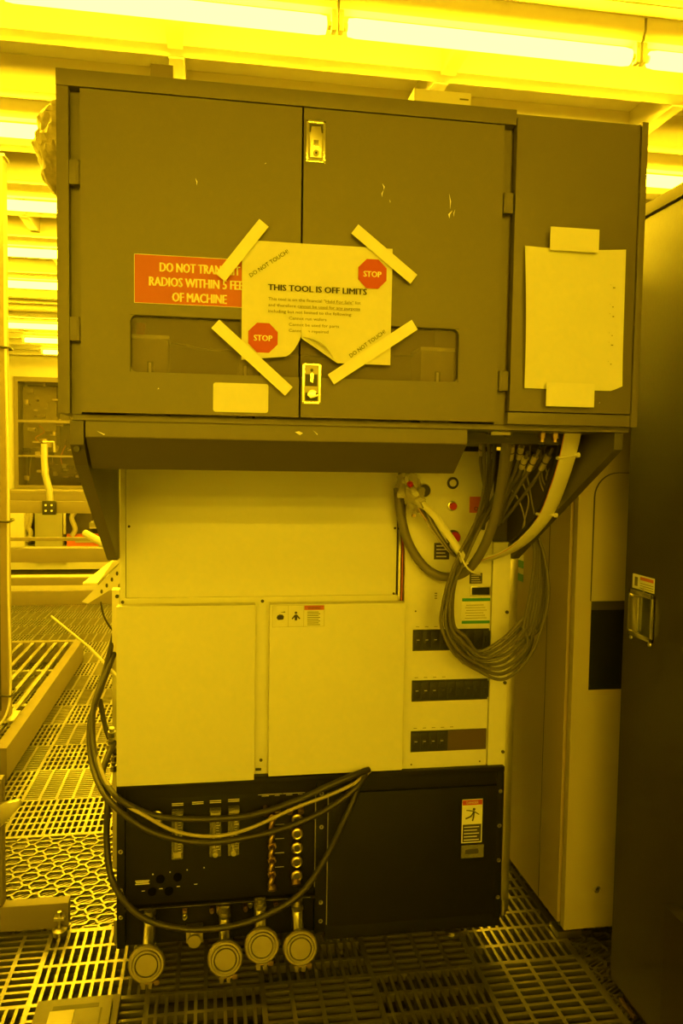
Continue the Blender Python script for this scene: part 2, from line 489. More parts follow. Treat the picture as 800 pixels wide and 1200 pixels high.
dr = door('door', .175, .578, 1.506, 2.096, (.175, .493, W0, W1, 'R'), ((.330, 1.965, .005, -.012), (.333, 1.953, -.004, -.014), (.466, 1.955, .004, -.03), (.474, 1.923, -.009, -.016), (.479, 1.925, -.003, -.014), (.345, 1.935, .002, -.006)))
dn = door('door', .6045, .8705, 1.529, 2.114, None, ((.80, 1.55, .002, .003),))
b = MB().m('window_haze'); b.box(-.149, .171, YC + .012, YC + .015, W0, W1); b.build('pane', dl)
b = MB().m('window_haze'); b.box(.175, .493, YC + .012, YC + .015, W0, W1); b.build('pane', dr)
for p, x0, x1 in ((dl, -.149, .171), (dr, .175, .493)):
    b = MB().m('groove'); z0, z1 = W0, W1; y = YC - .0006
    s = x0 if p is dl else x1
    b.box(x0, x1, y, YC + .006, z1 - .0005, z1 + .001); 
    b.box(s - .0009, s + .0009, y, YC + .006, z0, z1 - .01)
    b.build('window_seal', p)
# hinges
for x in (-.2495,):
    for z in (1.660, 1.945):
        b = MB().m('machine_grey'); b.box(x - .009, x + .009, YC - .001, YC + .02, z - .022, z + .022, .001); b.cyl((x + .006, YC + .002, z - .022), (x + .006, YC + .002, z + .022), .004, n=10); b.build('hinge', mach)
for z in (1.590, 1.945):
    b = MB().m('machine_grey'); b.box(.581, .600, YC - .001, YC + .02, z - .02, z + .02, .001); b.cyl((.584, YC + .002, z - .02), (.584, YC + .002, z + .02), .004, n=10); b.build('hinge', mach)
# things inside, seen through the windows
b = MB().m('interior'); b.box(-.20, .56, 1.98, 2.0, 1.503, 2.09); b.build('inner_plate', mach)
for x0, x1, z1, m in ((-.150, -.082, 1.662, 'interior'), (.055, .083, 1.665, 'interior'), (.088, .115, 1.65, 'interior'), (.43, .50, 1.66, 'interior')):
    b = MB().m(m); b.box(x0, x1, 1.62, 1.70, 1.503, z1 - .008, .003); b.m('white_panel'); b.box(x0 - .002, x1 + .002, 1.618, 1.702, z1 - .008, z1, .002)
    b.m('breaker_black'); b.box((x0 + x1) / 2 - .006, (x0 + x1) / 2 + .006, 1.615, 1.62, 1.585, 1.61)
    b.m('sign_cream'); b.box((x0 + x1) / 2 - .003, (x0 + x1) / 2 + .002, 1.6145, 1.616, 1.588, 1.608)
    b.build('inner_box', mach)
b = MB().m('red_button'); b.cyl((-.138, 1.66, 1.662), (-.138, 1.66, 1.69), .010); b.build('inner_lamp', mach)
b = MB().m('groove'); b.tube([(-.10, 1.75, 1.67), (0, 1.75, 1.655), (.10, 1.76, 1.66), (.25, 1.76, 1.65), (.45, 1.76, 1.66)], .002); b.build('inner_wire', mach)

# latches
def latch(parent, x0, x1, z0, z1, keyed):
    y = YC
    b = MB().m('chrome'); t = .0045
    for q in ((x0, x0 + t, z0, z1), (x1 - t, x1, z0, z1), (x0, x1, z0, z0 + t), (x0, x1, z1 - t, z1)): b.box(q[0], q[1], y - .004, y + .004, q[2], q[3], .001)
    b.m('brushed').box(x0 + t, x1 - t, y - .0012, y + .004, z0 + t, z1 - t)
    L = b.build('latch', parent); L['label'] = 'chrome latch plate'
    cx = (x0 + x1) / 2
    if not keyed:
        b = MB().m('groove'); b.box(x0 + .006, x1 - .005, y - .0016, y - .001, z1 - .022, z1 - .006); b.build('slot', L)
        b = MB().m('steel'); b.prism([(x0 + .008, z0 + .008), (x1 - .008, z0 + .008), (x1 - .007, z1 - .030), (x1 - .010, z1 - .012), (x0 + .010, z1 - .012), (x0 + .007, z1 - .030)], 'Y', y - .006, y - .001, .001)
        b.m('chrome').cyl((cx, y - .006, z0 + .015), (cx, y - .010, z0 + .015), .006); b.m('groove').cyl((cx, y - .0101, z0 + .015), (cx, y - .0104, z0 + .015), .002)
        b.m('chrome').box(cx - .005, cx + .005, y - .008, y - .006, z0 + .026, z0 + .04, .001); b.build('paddle', L)
    else:
        b = MB().m('groove'); b.box(x0 + .006, x1 - .007, y - .0016, y - .001, z0 + .035, z0 + .058); b.cyl((cx, y - .002, z1 - .013), (cx, y - .003, z1 - .013), .003, n=12)
        b.box(x0 + .006, x1 - .006, y - .0016, y - .001, z0 + .007, z0 + .022); b.build('slot', L)
        b = MB().m('chrome'); b.prism(rrect(cx - .003, cx + .003, z0 + .042, z0 + .06, .0028), 'Y', y - .006, y - .001); b.build('lever', L)
        b = MB().m('steel'); b.cyl((cx, y - .001, z0 + .020), (cx, y - .014, z0 + .020), .007); 
        b.m('chrome').prism([(cx - .010, z0 + .016), (cx - .004, z0 + .010), (cx + .004, z0 + .012), (cx + .017, z0 + .017), (cx + .017, z0 + .0185), (cx + .006, z0 + .017), (cx + .006, z0 + .025), (cx - .008, z0 + .022)], 'Y', y - .018, y - .014, .0008); b.build('key', L)
latch(dr, .179, .2165, 1.995, 2.073, False)
latch(dr, .1775, .214, 1.532, 1.611, True)

# hood
b = MB().m('hood_grey'); b.prism([(1.603, 1.4995), (1.603, 1.460), (1.690, 1.398), (1.93, 1.398), (2.02, 1.4995)], 'X', -.237, .528, .0015)
b.m('machine_grey').box(-.236, .5275, 1.6015, 1.603, 1.462, 1.489)
b.m('sign_cream'); b.prism([(.168, 1.478), (.176, 1.480), (.184, 1.476), (.178, 1.472)], 'Y', 1.600, 1.602); b.prism([(.205, 1.482), (.214, 1.475), (.213, 1.473)], 'Y', 1.6, 1.602); b.prism([(-.215, 1.472), (-.20, 1.466), (-.202, 1.464)], 'Y', 1.6, 1.602)
b.build('hood', mach)
# side brackets
for x0, x1 in ((-.266, -.240), (.858, .878)):
    b = MB().m('bracket_dark' if x0 > 0 else 'hood_grey')
    if x0 < 0: pts = [(1.605, 1.4915), (1.605, 1.445), (1.66, 1.405), (2.17, 1.150), (2.215, 1.150), (2.23, 1.4915)]
    else: pts = [(1.605, 1.4915), (1.605, 1.455), (2.17, 1.150), (2.215, 1.15), (2.23, 1.4915)]
    b.prism(pts, 'X', x0, x1, .0012)
    if x0 < 0: b.m('groove').cyl((-.253, 1.612, 1.437), (-.253, 1.600, 1.437), .006, n=12)
    b.build('bracket', mach)

# body core (painted white sheet metal, gap shade put in as a dark colour)
b = MB().m('bracket_dark'); b.box(-.222, .80, 2.215, 3.15, .553, 1.4915); b.m('white_panel').box(-.236, -.222, 2.19, 3.15, .553, 1.49); b.build('body', mach)
b = MB().m('white_panel'); b.box(-.221, .524, 2.198, 2.214, .80, 1.488, .0015)
b.m('groove')
for x, z in ((-.213, 1.238), (.518, 1.235), (.518, 1.048)): b.cyl((x, 2.198, z), (x, 2.196, z), .0035, n=10)
b.build('back_panel', mach)
b = MB().m('white_panel'); b.box(-.236, .535, 2.188, 2.21, .545, 1.045, .0015)
b.m('groove')
for x, z in ((-.229, 1.055 - .02), (.145, 1.033), (.145, .585)): b.cyl((x, 2.188, z), (x, 2.185, z), .0045, n=10)
b.m('breaker_black').box(.130, .146, 2.186, 2.189, .555, .562)
b.build('centre_panel', mach)
for x0, x1, z0 in ((-.241, .124, .545), (.163, .540, .553)):
    b = MB().m('white_panel')
    # folded cover: face with returned edges
    b.box(x0, x1, 2.146, 2.1865, z0, 1.030, .0025)
    c = b.build('cover_panel', mach)
    if x0 > 0:
        pass
# --- switch column
b = MB().m('white_panel')
b.box(.545, .800, 2.178, 2.20, .517, 1.455, .0012)
b.box(.8035, .856, 2.175, 2.205, .517, 1.1965, .0012)
b.m('bracket_dark').box(.8035, .856, 2.21, 2.9, .553, 1.46)
b.m('steel'); b.box(.5275, .5335, 2.186, 2.199, .53, 1.36); b.m('red_tint').box(.5375, .5405, 2.186, 2.2, .53, 1.30)
b.m('groove')
for x, z in ((.5225, 1.235), (.578, 1.0), (.575, .555), (.80 - .02, .555)): b.cyl((x, 2.179, z), (x, 2.177, z), .0025, n=10)
for z in (.994, .787, .582): b.cyl((.8555 - .007, 2.176, z), (.8555 - .007, 2.171, z), .005, n=12)
colp = b.build('switch_column', mach)
for zz, n, brown in ((.917, 9, False), (.7705, 9, False), (.623, 4, True)):
    x0, x1 = .5715, .8085
    if True: x1 = .797
    b = MB().m('breaker_black'); b.box(x0, x1, 2.1755, 2.179, zz - .031, zz + .030)
    if brown: b.m('breaker_brown').box(x0 + .110, x1 - .001, 2.1745, 2.1757, zz - .030, zz + .029)
    br = b.build('breaker_strip', mach)
    for k in range(n):
        x = x0 + .013 + k * .0256
        b = MB().m('breaker_black'); b.box(x - .0105, x + .0105, 2.173, 2.1755, zz - .024, zz + .024, .001); b.box(x - .0045, x + .0045, 2.167, 2.173, zz - .008, zz + .006, .001)
        if k < 4: b.m('ink_soft' if (k == 3 and not brown) else 'sign_cream').box(x - .004, x + .004, 2.1665, 2.1672, zz + .0015, zz + .003)
        b.build('breaker', br)
    b = MB().m('ink_soft')
    for k in range(4 if not brown else 5): b.text(['CB%d' % (k + 1), 'CB%d' % (k + 1)][0], (x0 + .008 + k * .027, 2.1775, zz + .036), .0045) if False else b.box(x0 + .008 + k * .027, x0 + .018 + k * .027, 2.1775, 2.1781, zz + .037, zz + .0385)
    b.build('lettering', br)
# buttons
def col_btn(x, z, R, m, name, ring='steel', h=.012):
    b = MB().m(ring); b.lathe((x, 2.178, z), (0, -1, 0), [(0, R * 1.25), (.004, R * 1.25), (.005, R * 1.1)])
    o = b.build(name, mach)
    b = MB().m(m); b.lathe((x, 2.173, z), (0, -1, 0), [(0, R * .85), (h, R), (h + .004, R * .8)]); b.build('button_cap', o)
b = MB().m('groove'); b.torus((.678, 2.176, 1.365), (0, -1, 0), .0135, .0035); b.m('white_plastic').lathe((.678, 2.178, 1.365), (0, -1, 0), [(0, .011), (.005, .010)]); b.build('ring_button', mach)
col_btn(.677, 1.300, .011, 'red_button', 'push_button')
col_btn(.682, 1.212, .016, 'red_button', 'emergency_button', 'groove', .018)
b = MB().m('red_tint'); b.box(.729, .774, 2.1745, 2.178, 1.281, 1.327, .001); b.m('ink').text('On', (.742, 2.1743, 1.287), .012, bold=.02); b.build('power_plate', mach)
b = MB().m('groove'); b.box(.628, .672, 2.175, 2.178, 1.148, 1.195); b.m('sign_cream')
for k in range(4): b.box(.634, .664 - .004 * (k % 2), 2.1745, 2.1751, 1.155 + k * .01, 1.1575 + k * .01)
b.build('data_plate', mach)
b = MB().m('groove'); b.box(.735, .772, 2.175, 2.178, 1.078, 1.108); b.m('sign_cream')
for k in range(4): b.box(.739, .768 - .003 * (k % 3), 2.1745, 2.1751, 1.082 + k * .0065, 1.0836 + k * .0065)
b.build('data_plate', mach)
b = MB().m('steel'); b.box(.737, .797, 2.172, 2.178, 1.043, 1.070, .001); b.m('dark_glass').box(.741, .793, 2.1714, 2.1722, 1.046, 1.067); b.build('meter', mach)
b = MB().m('groove'); b.lathe((.593, 2.178, 1.343), (0, -1, 0), [(0, .017), (.012, .017), (.012, .011), (.02, .011)]); b.m('steel').torus((.593, 2.17, 1.343), (0, -1, 0), .016, .003); b.build('round_connector', mach)
b = MB().m('ink_soft')
for k in range(3): b.box(.633, .640, 2.1772, 2.1781, 1.035 + k * .007, 1.038 + k * .007)
b.build('lettering', mach)

# --- black base
YP = 2.163
b = MB().m('base_black')
b.box(-.243, .850, YP + .03, 2.95, .075, .545)
b.box(-.243, -.222, YP, YP + .03, .085, .552, .0012)                 # left edge
b.box(-.222, .298, YP + .004, YP + .03, .498, .545)                   # top rail, left half
b.box(-.243, .850, YP - .004, YP + .1, .5285, .5435, .0012)
b.box(.299, .331, YP, YP + .03, .085, .528, .0012)                   # middle upright
b.box(.331, .850, YP + .004, YP + .03, .06, .100, .001)
b.box(.331, .850, YP + .006, YP + .03, .10, .528)
b.box(.830, .850, YP, YP + .03, .085, .528, .001)
b.build('base_frame', mach)
b = MB().m('base_black'); b.box(.334, .829, YP - .006, YP + .006, .103, .489, .0025); b.build('base_door', mach)
b = MB().m('steel'); b.box(.3315, .3335, YP - .005, YP, .110, .490); b.box(.2965, .2985, YP - .003, YP + .002, .222, .495); b.build('lit_edge', mach)  # bright hairlines painting the light caught on the panel edges
b = MB().m('base_black'); b.box(-.221, .296, YP + .008, YP + .028, .200, .497, .0015); gp = b.build('gas_panel', mach)
b = MB().m('base_black'); b.box(-.222, .299, YP - .006, YP + .03, .190, .199, .0012); b.m('steel').box(-.20, .285, YP - .0068, YP - .006, .1945, .1955); b.build('ledge', mach)
def screw(x, z, y=YP, r=.0062):
    b = MB().m('steel'); b.torus((x, y - .0015, z), (0, -1, 0), r * .75, r * .3, 14, 6); b.m('groove').cyl((x, y, z), (x, y - .0012, z), r * .6, n=10); b.build('screw', mach)
for x, z in ((-.2325, .500), (-.2325, .358), (-.2325, .250), (-.2325, .174), (.314, .490), (.315, .394), (.315, .284), (.316, .175), (.316, .12), (.840, .469), (.840, .366), (.841, .262), (.841, .15)): screw(x, z)
# captions in pale print on the gas panel
b = MB().m('sign_cream'); y = YP + .008
for x in (-.082, -.028, .02, .07):
    for dz in (0, .005): b.box(x - .0155, x + .0155, y - .0005, y, .4755 + dz - .0015 + (x + .08) * .02, .4775 + dz - .0015 + (x + .08) * .02)
for x, wd in ((.157, .02), (.19, .014), (.224, .018), (.255, .013)):
    b.box(x - wd, x + wd, y - .0005, y, .4915, .4928); b.box(x - wd * .5, x + wd * .5, y - .0005, y, .4875, .4886)
for k in range(4):
    b.box(.186, .211, y - .0005, y, .281 + k * .041, .2822 + k * .041)
for k in range(4): b.cyl((-.148 + k * .046, y, .285 + k * .003), (-.148 + k * .046, y - .001, .285 + k * .003), .002, n=8); b.box(-.178 + k * .047, -.169 + k * .047, y - .0005, y, .2385 + k * .003, .2405 + k * .003)
for k in range(3): b.box(-.195 + .002 * (k % 2), -.157 - .002 * (k % 2), y - .0005, y, .258 + k * .0045, .2605 + k * .0045)
b.build('lettering', gp)
b = MB().m('void')
for x, z in ((-.128, .270), (-.082, .272), (-.15, .236), (-.105, .234)): b.lathe((x, YP + .008, z), (0, -1, 0), [(0, .012), (.003, .0115), (.0032, .008)], 16)
b.build('knockout', gp)
for x, z0, z1 in ((-.082, .332, .465), (.020, .333, .463), (.070, .333, .466)):
    b = MB().m('clear_acrylic'); b.box(x - .0155, x + .0155, YP - .012, YP + .008, z0, z1, .002); fmtr = b.build('flow_meter', mach)
    b = MB().m('steel'); b.cyl((x - .004, YP - .001, z0 + .02), (x - .004, YP - .001, z1 - .02), .004, n=10); b.box(x - .013, x + .013, YP - .013, YP - .002, z1 - .02, z1 - .008, .001); b.build('metering_tube', fmtr)
    b = MB().m('sign_cream')
    for k in range(12): b.box(x + .002, x + (.010 if k % 3 else .013), YP - .0126, YP - .012, z0 + .02 + k * .0075, z0 + .0212 + k * .0075)
    b.build('scale', fmtr)
    b = MB().m('steel'); b.cyl((x, YP - .004, z0 + .012), (x, YP - .026, z0 + .012), .0075, n=14) if x > 0 else b.box(x - .01, x + .01, YP - .014, YP - .012, z0 + .005, z0 + .02); b.build('knob', fmtr)
for x in (.157, .190, .224, .255):
    b = MB().m('brass'); b.lathe((x, YP + .008, .458), (0, -.9, -.45), [(0, .006), (.012, .006), (.012, .009), (.026, .009), (.028, .0075)], 12)
    b.build('valve_fitting', mach)
for k in range(5):
    z = .262 + k * .0405
    b = MB().m('brass'); x = .176
    b.lathe((x, YP + .008, z + .008), (0, -1, 0), [(0, .010), (.012, .010), (.012, .0125), (.020, .0125), (.020, .009)], 6)
    b.tube([(x, YP - .010, z + .008), (x, YP - .024, z + .006), (x - .004, YP - .028, z - .002), (x - .006, YP - .028, z - .012)], .0075, 10); b.build('elbow_fitting', mach)
    b = MB().m('brass'); x = .245
    b.lathe((x, YP + .008, z + .002), (0, -1, 0), [(0, .014), (.014, .014), (.016, .0165), (.026, .0165), (.027, .0145)], 20); b.m('steel').torus((x, YP - .018, z + .002), (0, -1, 0), .0125, .003); b.m('groove').cyl((x, YP - .0191, z + .002), (x, YP - .0196, z + .002), .0085, n=14); b.build('ring_fitting', mach)
b = MB().m('brass').m('sign_cream'); b.m('brass'); b.lathe((.176, YP - .02, .248), (0, -.6, -.8), [(0, .010), (.006, .0125), (.016, .0125), (.018, .009)], 16); b.build('plug', mach)
b = MB().m('brass'); b.lathe((.243, YP - .012, .253), (0, -.6, -.8), [(0, .012), (.006, .0135), (.014, .0135), (.016, .010)], 16); b.build('plug', mach)
b = MB().m('steel'); b.torus((-.137, YP + .0, .449), (0, -1, 0), .014, .005); b.lathe((-.137, YP + .006, .449), (0, -1, 0), [(0, .011), (.01, .010)]); b.build('gauge_ring', mach)
# fittings below the ledge
for x, z in ((-.147, .168), (-.062, .178), (-.062, .160), (.012, .172), (.031, .168), (.031, .182), (.105, .170), (.118, .180), (.19, .175)):
    b = MB().m('brass' if random.random() < .4 else 'steel'); b.lathe((x, YP + .03, z), (0, -1, 0), [(0, .007), (.028, .007), (.028, .0055), (.036, .005)], 12); b.build('port_fitting', mach)
# the four vacuum ports closed with blank flanges
for x, z, p in ((-.155, .112, 2.045), (.047, .106, 2.05), (.144, .124, 2.065), (.247, .112, 2.06)):
    n = Vector((0, -1, .16)).normalized(); c = Vector((x, p, z))
    b = MB().m('dull_disc')
    b.lathe(c, n, [(0, .036), (.010, .036), (.0105, .0355), (.0105, .0305), (.0075, .0295), (.0075, .0280), (.0100, .0270), (.0100, 0)], 36)
    b.m('groove').torus(c + n * .0078, n, .0288, .0008, 36, 6)
    port = b.build('vacuum_port', mach); port['label'] = 'round blank metal flange'
    b = MB().m('dull_disc'); b.lathe(c - n * .010, n, [(0, .040), (.003, .047), (.014, .047), (.018, .043), (.018, .0375), (.014, .0365), (.0, .036)], 36)
    b.build('clamp_ring', port)
    b = MB().m('dull_disc')
    for s in (-1, 1):
        q = c + Vector((s * .009, .003, -.053)); b.box(q.x - .0055, q.x + .0055, q.y - .010, q.y + .008, q.z - .012, q.z + .010, .0015)
    b.build('clamp_lug', port)
    b = MB().m('brass'); q = c + Vector((0, 0, -.054)); b.cyl(q + Vector((-.016, 0, 0)), q + Vector((.026, 0, .002)), .003, n=10); b.box(q.x + .018, q.x + .032, q.y - .003, q.y + .003, q.z - .005, q.z + .009, .0015); b.build('wing_screw', port)
    b = MB().m('steel'); t = c + Vector((0, .008, 0))
    b.tube([t, t + Vector((0, .04, .004)), (x, YP - .02, z + .04), (x, YP - .004, z + .08)], .016, 14)
    b.tube([(x, YP - .022, z + .055), (x, YP - .020, z + .085)], .011, 12, 1); b.lathe((x, YP - .022, z + .058), (0, 0, 1), [(0, .013), (.004, .017), (.010, .017), (.014, .012)], 18)
    b.box(x - .016, x + .016, YP - .03, YP + .03, z + .062, z + .068, .001)
    b.build('pipe', port)
b = MB().m('steel'); b.lathe((-.035, YP, .105), (0, -1, 0), [(0, .014), (.02, .014), (.02, .018), (.028, .018)], 16); b.box(-.058, -.012, YP + .0, YP + .03, .085, .125, .002); b.build('port_fitting', mach)
# levelling feet and side hardware
for x, y in ((.735, 2.26), (-.15, 2.35), (.735, 2.85), (-.15, 2.85)):
    b = MB().m('brass'); b.cyl((x, y, .014), (x, y, .08), .007, n=12); b.lathe((x, y, .030), (0, 0, 1), [(0, .013), (.010, .013)], 6); b.m('steel').lathe((x, y, 0), (0, 0, 1), [(0, .026), (.006, .026), (.016, .012)], 20); b.build('levelling_foot', mach)
b = MB().m('steel'); b.box(-.252, -.244, 2.20, 2.22, .085, .135); b.cyl((-.248, 2.19, .085), (-.248, 2.19, .155), .006, n=10); b.build('side_clip', mach)
# bright conduit strip down the right edge
b = MB().m('alu'); b.box(.860, .884, 2.185, 2.215, .125, 1.148, .004); b.m('steel').cyl((.872, 2.2, .125), (.872, 2.2, .095), .016, n=14); b.cyl((.872, 2.2, .095), (.872, 2.2, .075), .010, n=12); b.build('side_conduit', mach)
# bits under the cabinet on the right
b = MB().m('bracket_dark'); b.box(.56, .85, 1.75, 2.14, 1.468, 1.4915); b.m('steel').box(.615, .66, 1.70, 1.72, 1.485, 1.4915)
b.build('gland_plate', mach)
for x in (.735, .765): 
    b = MB().m('brass'); b.lathe((x, 1.70, 1.4915), (0, 0, -1), [(0, .009), (.012, .009), (.012, .006), (.02, .006)], 6); b.build('gland', mach)

# ================================================================== SIGNS AND PAPERS
b = MB().m('sign_red'); b.box(-.142, .100, YC - .0022, YC - .0002, 1.712, 1.803)
b.m('sign_cream')
for q in ((-.142, .100, 1.802, 1.803), (-.142, .100, 1.712, 1.713), (-.142, -.141, 1.712, 1.803)): b.box(q[0], q[1], YC - .0025, YC - .0021, q[2], q[3])
yy = YC - .0026
b.text('DO NOT TRANSMIT', (-.020, yy, 1.7725), .0175, width=.149, bold=.05, center=True)
b.text('RADIOS WITHIN 5 FEET', (-.021, yy, 1.7455), .0175, width=.186, bold=.05, center=True)
b.text('OF MACHINE', (-.021, yy, 1.7180), .0175, width=.101, bold=.05, center=True)
sg = b.build('warning_sign'); tag(sg, 'red sign with pale capitals telling not to transmit radios within 5 feet', 'sign')

# the taped notice, slit at the door gap and curling there
NX0, NX1, NZ0, NZ1 = .0585, .3515, 1.6125, 1.8385
yn = YC - .008
nt_ = thing('paper_notice', (.205, YC - .004, 1.6125), 'creased paper notice reading THIS TOOL IS OFF LIMITS taped across both doors', 'notice')
def sheet(b, fn, nu, nv, keep=None, th=.0005):
    """two-sided thin sheet; fn(u, v) -> point"""
    G = {}
    for i in range(nu + 1):
        for j in range(nv + 1):
            p = Vector(fn(i / nu, j / nv)); G[i, j] = (b.bm.verts.new(p), b.bm.verts.new(p + Vector((0, th, 0))))
    for i in range(nu):
        for j in range(nv):
            if keep and not keep((i + .5) / nu, (j + .5) / nv): continue
            for s in (0, 1):
                q = [G[i, j][s], G[i + 1, j][s], G[i + 1, j + 1][s], G[i, j + 1][s]]
                b.face(q if s == 0 else q[::-1], True)
CXN = .1735
b = MB().m('paper')
ztop = lambda x: 1.838 + (x - NX0) * .0
def nleft(u, v):
    # v=1 top; the lower inner corner is bent back against the door
    x = NX0 + (CXN - NX0) * u
    zb = NZ0 + .037 * max(0, (u - .72) / .28) ** 2 + .012 * u
    z = zb + (NZ1 - zb) * v
    return (x, yn - .002 * sin(u * 3) * (1 - v) - .0015 * sin(v * 7 + u * 2) * .5, z)
def nright(u, v):
    x = CXN + (NX1 - CXN) * u
    cut = .044 * max(0, 1 - u / .40) ** 1.0
    zb = NZ0 + cut
    z = zb + (NZ1 - zb) * v
    lift = .007 * max(0, 1 - u / .45) * (1 - v) ** 7
    return (x, yn - lift - .0015 * sin(v * 6 + u * 3) * .5, z)
sheet(b, nleft, 16, 20); sheet(b, nright, 20, 20)
# curled flap of the right half: rolls forward from the diagonal
A, B_ = Vector((CXN + .0005, yn - .007, NZ0 + .046)), Vector((CXN + .074, yn - .001, NZ0 + .0005))
def flap(u, v):
    p = A.lerp(B_, u); w = (.026 * sin(pi * min(1, u * 1.15 + .02)) ** .8)
    a = v * 2.4
    n = Vector((.55, 0, .83))
    r = w * .42
    return p + n * (r * sin(a)) + Vector((0, -r * (1 - cos(a)) - .0008, 0))
sheet(b, flap, 14, 8)
b.m('ink')
# fold line
b.box(CXN - .0002, CXN + .0002, yn - .0022, yn - .0016, 1.70, NZ1 - .002) if False else None
yt = yn - .0030
b.text('THIS TOOL IS OFF LIMITS', (.1085, yt, 1.7465), .0118, width=.192, bold=.05)
b.m('ink_soft')
for t, x, z, w_ in (('This tool is on the financial "Held For Sale" list', .109, 1.7275, .180), ('and therefore cannot be used for any purpose', .109, 1.7160, .179),
                    ('including but not limited to the following:', .109, 1.7045, .163), ('Cannot run wafers', .149, 1.6925, .073), ('Cannot be used for parts', .149, 1.6805, .098), ('Cannot be repaired', .149, 1.6690, .077)):
    b.text(t, (x, yt, z), .0058, width=w_)
b.box(.2215, .274, yt, yt + .0003, 1.7262, 1.7267); b.box(.1675, .288, yt, yt + .0003, 1.7147, 1.7152)
b.m('ink')
b.text('DO NOT TOUCH!', (.0755, yt, 1.7685), .0080, u=(cos(.61), 0, sin(.61)), v=(-sin(.61), 0, cos(.61)), width=.088)
b.text('DO NOT TOUCH!', (.2715, yt - .001, 1.6235), .0080, u=(cos(.64), 0, sin(.64)), v=(-sin(.64), 0, cos(.64)), width=.086)
for cx, cz in ((.3115, 1.7875), (.0995, 1.6555)):
    b.m('stop_red'); R = .0305
    b.prism([(cx + R * cos(radians(22.5 + 45 * k)), cz + R * sin(radians(22.5 + 45 * k))) for k in range(8)], 'Y', yt, yt + .0003)
    b.m('sign_cream').text('STOP', (cx, yt - .0003, cz - .006), .0115, width=.035, bold=.05, center=True)
b.build('sheet', nt_)
def tape(p, q, w, y, parent):
    p, q = Vector(p), Vector(q); d = (q - p).normalized(); n = Vector((-d.y, d.x)) * w / 2
    b = MB().m('tape'); b.prism([tuple(p - n), tuple(q - n), tuple(q + n), tuple(p + n)], 'Y', y, y + .0012)
    b.build('tape_strip', parent)
def px2(px, py, y=1.556):
    w = at(px, py, y); return (w.x, w.z)
for p, q in (((309, 262), (258, 326)), ((415, 269), (484, 328)), ((252, 380), (338, 459)), ((387, 445), (485, 381))):
    tape(px2(*p), px2(*q), .0225, YC - .0165, nt_)

# blank page on the narrow door
pg = thing('blank_page', (.735, YC - .004, 1.575), 'blank sheet of paper taped at top and bottom to the narrow door', 'paper')
b = MB().m('paper')
def page(u, v):
    xl, xr = .6245 + .008 * (1 - v), .846
    x = xl + (xr - xl) * u
    z = 1.576 + .010 * max(0, (u - .9) / .1) * (1 - v) + (.285 + .006 * u) * v
    bow = .010 * (1 - u) ** 1.5 + .002
    lift = .006 * max(0, u - .85) / .15 * (1 - v) ** 4
    return (x, YC - .003 - bow * (.4 + .6 * sin(pi * v) ) - lift, z - .004 * sin(pi * u) * (v > .5) * v)
sheet(b, page, 18, 22)
b.m('ink_soft')
for k in range(9):
    z = 1.63 + k * .0195
    if k % 3 != 1: b.box(.818 + .001 * (k % 2), .8205 + .001 * (k % 3), YC - .0085, YC - .0080, z, z + .0018); b.box(.812, .8135, YC - .009, YC - .0085, z + .006, z + .0065)
b.build('sheet', pg)
for q in ((.6735, .7785, 1.853, 1.899), (.6755, .7800, 1.540, 1.588)):
    b = MB().m('paper_white'); b.box(q[0], q[1], YC - .0185, YC - .0172, q[2], q[3]); b.build('tape_strip', pg)

b = MB().m('paper_white'); b.prism(rrect(.0055, .1115, 1.5125, 1.5685, .005), 'Y', YC - .0012, YC - .0001); lb = b.build('blank_label')
tag(lb, 'blank pale rectangular label low on the left door below the tape', 'label')

# small warning sticker on the right cover panel
yw = 2.146
b = MB().m('paper_white'); p0 = at(319, 735, yw); p1 = at(380, 709, yw); x0, x1, z0, z1 = p0.x, p1.x, p0.z, p1.z
b.box(x0, x1, yw - .0006, yw - .00005, z0, z1)
W = x1 - x0; Hh = z1 - z0
b.m('ink_soft')
for x in (x0, x0 + W * .30, x0 + W * .60, x1 - .0006): b.box(x, x + .0005, yw - .0009, yw - .0006, z0, z1)
b.box(x0, x1, yw - .0009, yw - .0006, z0, z0 + .0005); b.box(x0, x1, yw - .0009, yw - .0006, z1 - .0005, z1)
b.m('red_tint').box(x0 + W * .61, x1 - .001, yw - .001, yw - .0006, z1 - Hh * .22, z1 - .0008)
b.m('ink').text('WARNING', (x0 + W * .8, yw - .0012, z1 - Hh * .19), Hh * .12, width=W * .24, center=True)
b.m('ink')
cx, cz = x0 + W * .15, z0 + Hh * .42
b.prism([(cx - .010, cz), (cx - .008, cz + .007), (cx - .002, cz + .010), (cx + .006, cz + .009), (cx + .010, cz + .004), (cx + .008, cz - .004), (cx - .006, cz - .005)], 'Y', yw - .001, yw - .0006)
b.prism([(cx, cz + .016), (cx + .013, cz + .018), (cx + .013, cz + .015)], 'Y', yw - .001, yw - .0006)
cx = x0 + W * .45
b.prism([(cx + .0035 * cos(t) , cz + .014 + .0035 * sin(t)) for t in [k * pi / 5 for k in range(10)]], 'Y', yw - .001, yw - .0006)
b.prism([(cx - .012, cz - .002), (cx - .003, cz + .009), (cx + .003, cz + .009), (cx + .012, cz - .002), (cx + .009, cz - .004), (cx + .004, cz + .002), (cx + .003, cz - .007), (cx - .003, cz - .007), (cx - .004, cz + .002), (cx - .009, cz - .004)], 'Y', yw - .001, yw - .0006)
b.m('ink_soft')
for k in range(8): b.box(x0 + W * .67, x0 + W * (.92 - .03 * (k % 2)), yw - .001, yw - .0006, z0 + Hh * (.07 + k * .085), z0 + Hh * (.10 + k * .085))
tag(b.build('warning_sticker'), 'small three-part warning sticker atop the right white cover panel', 'sticker')
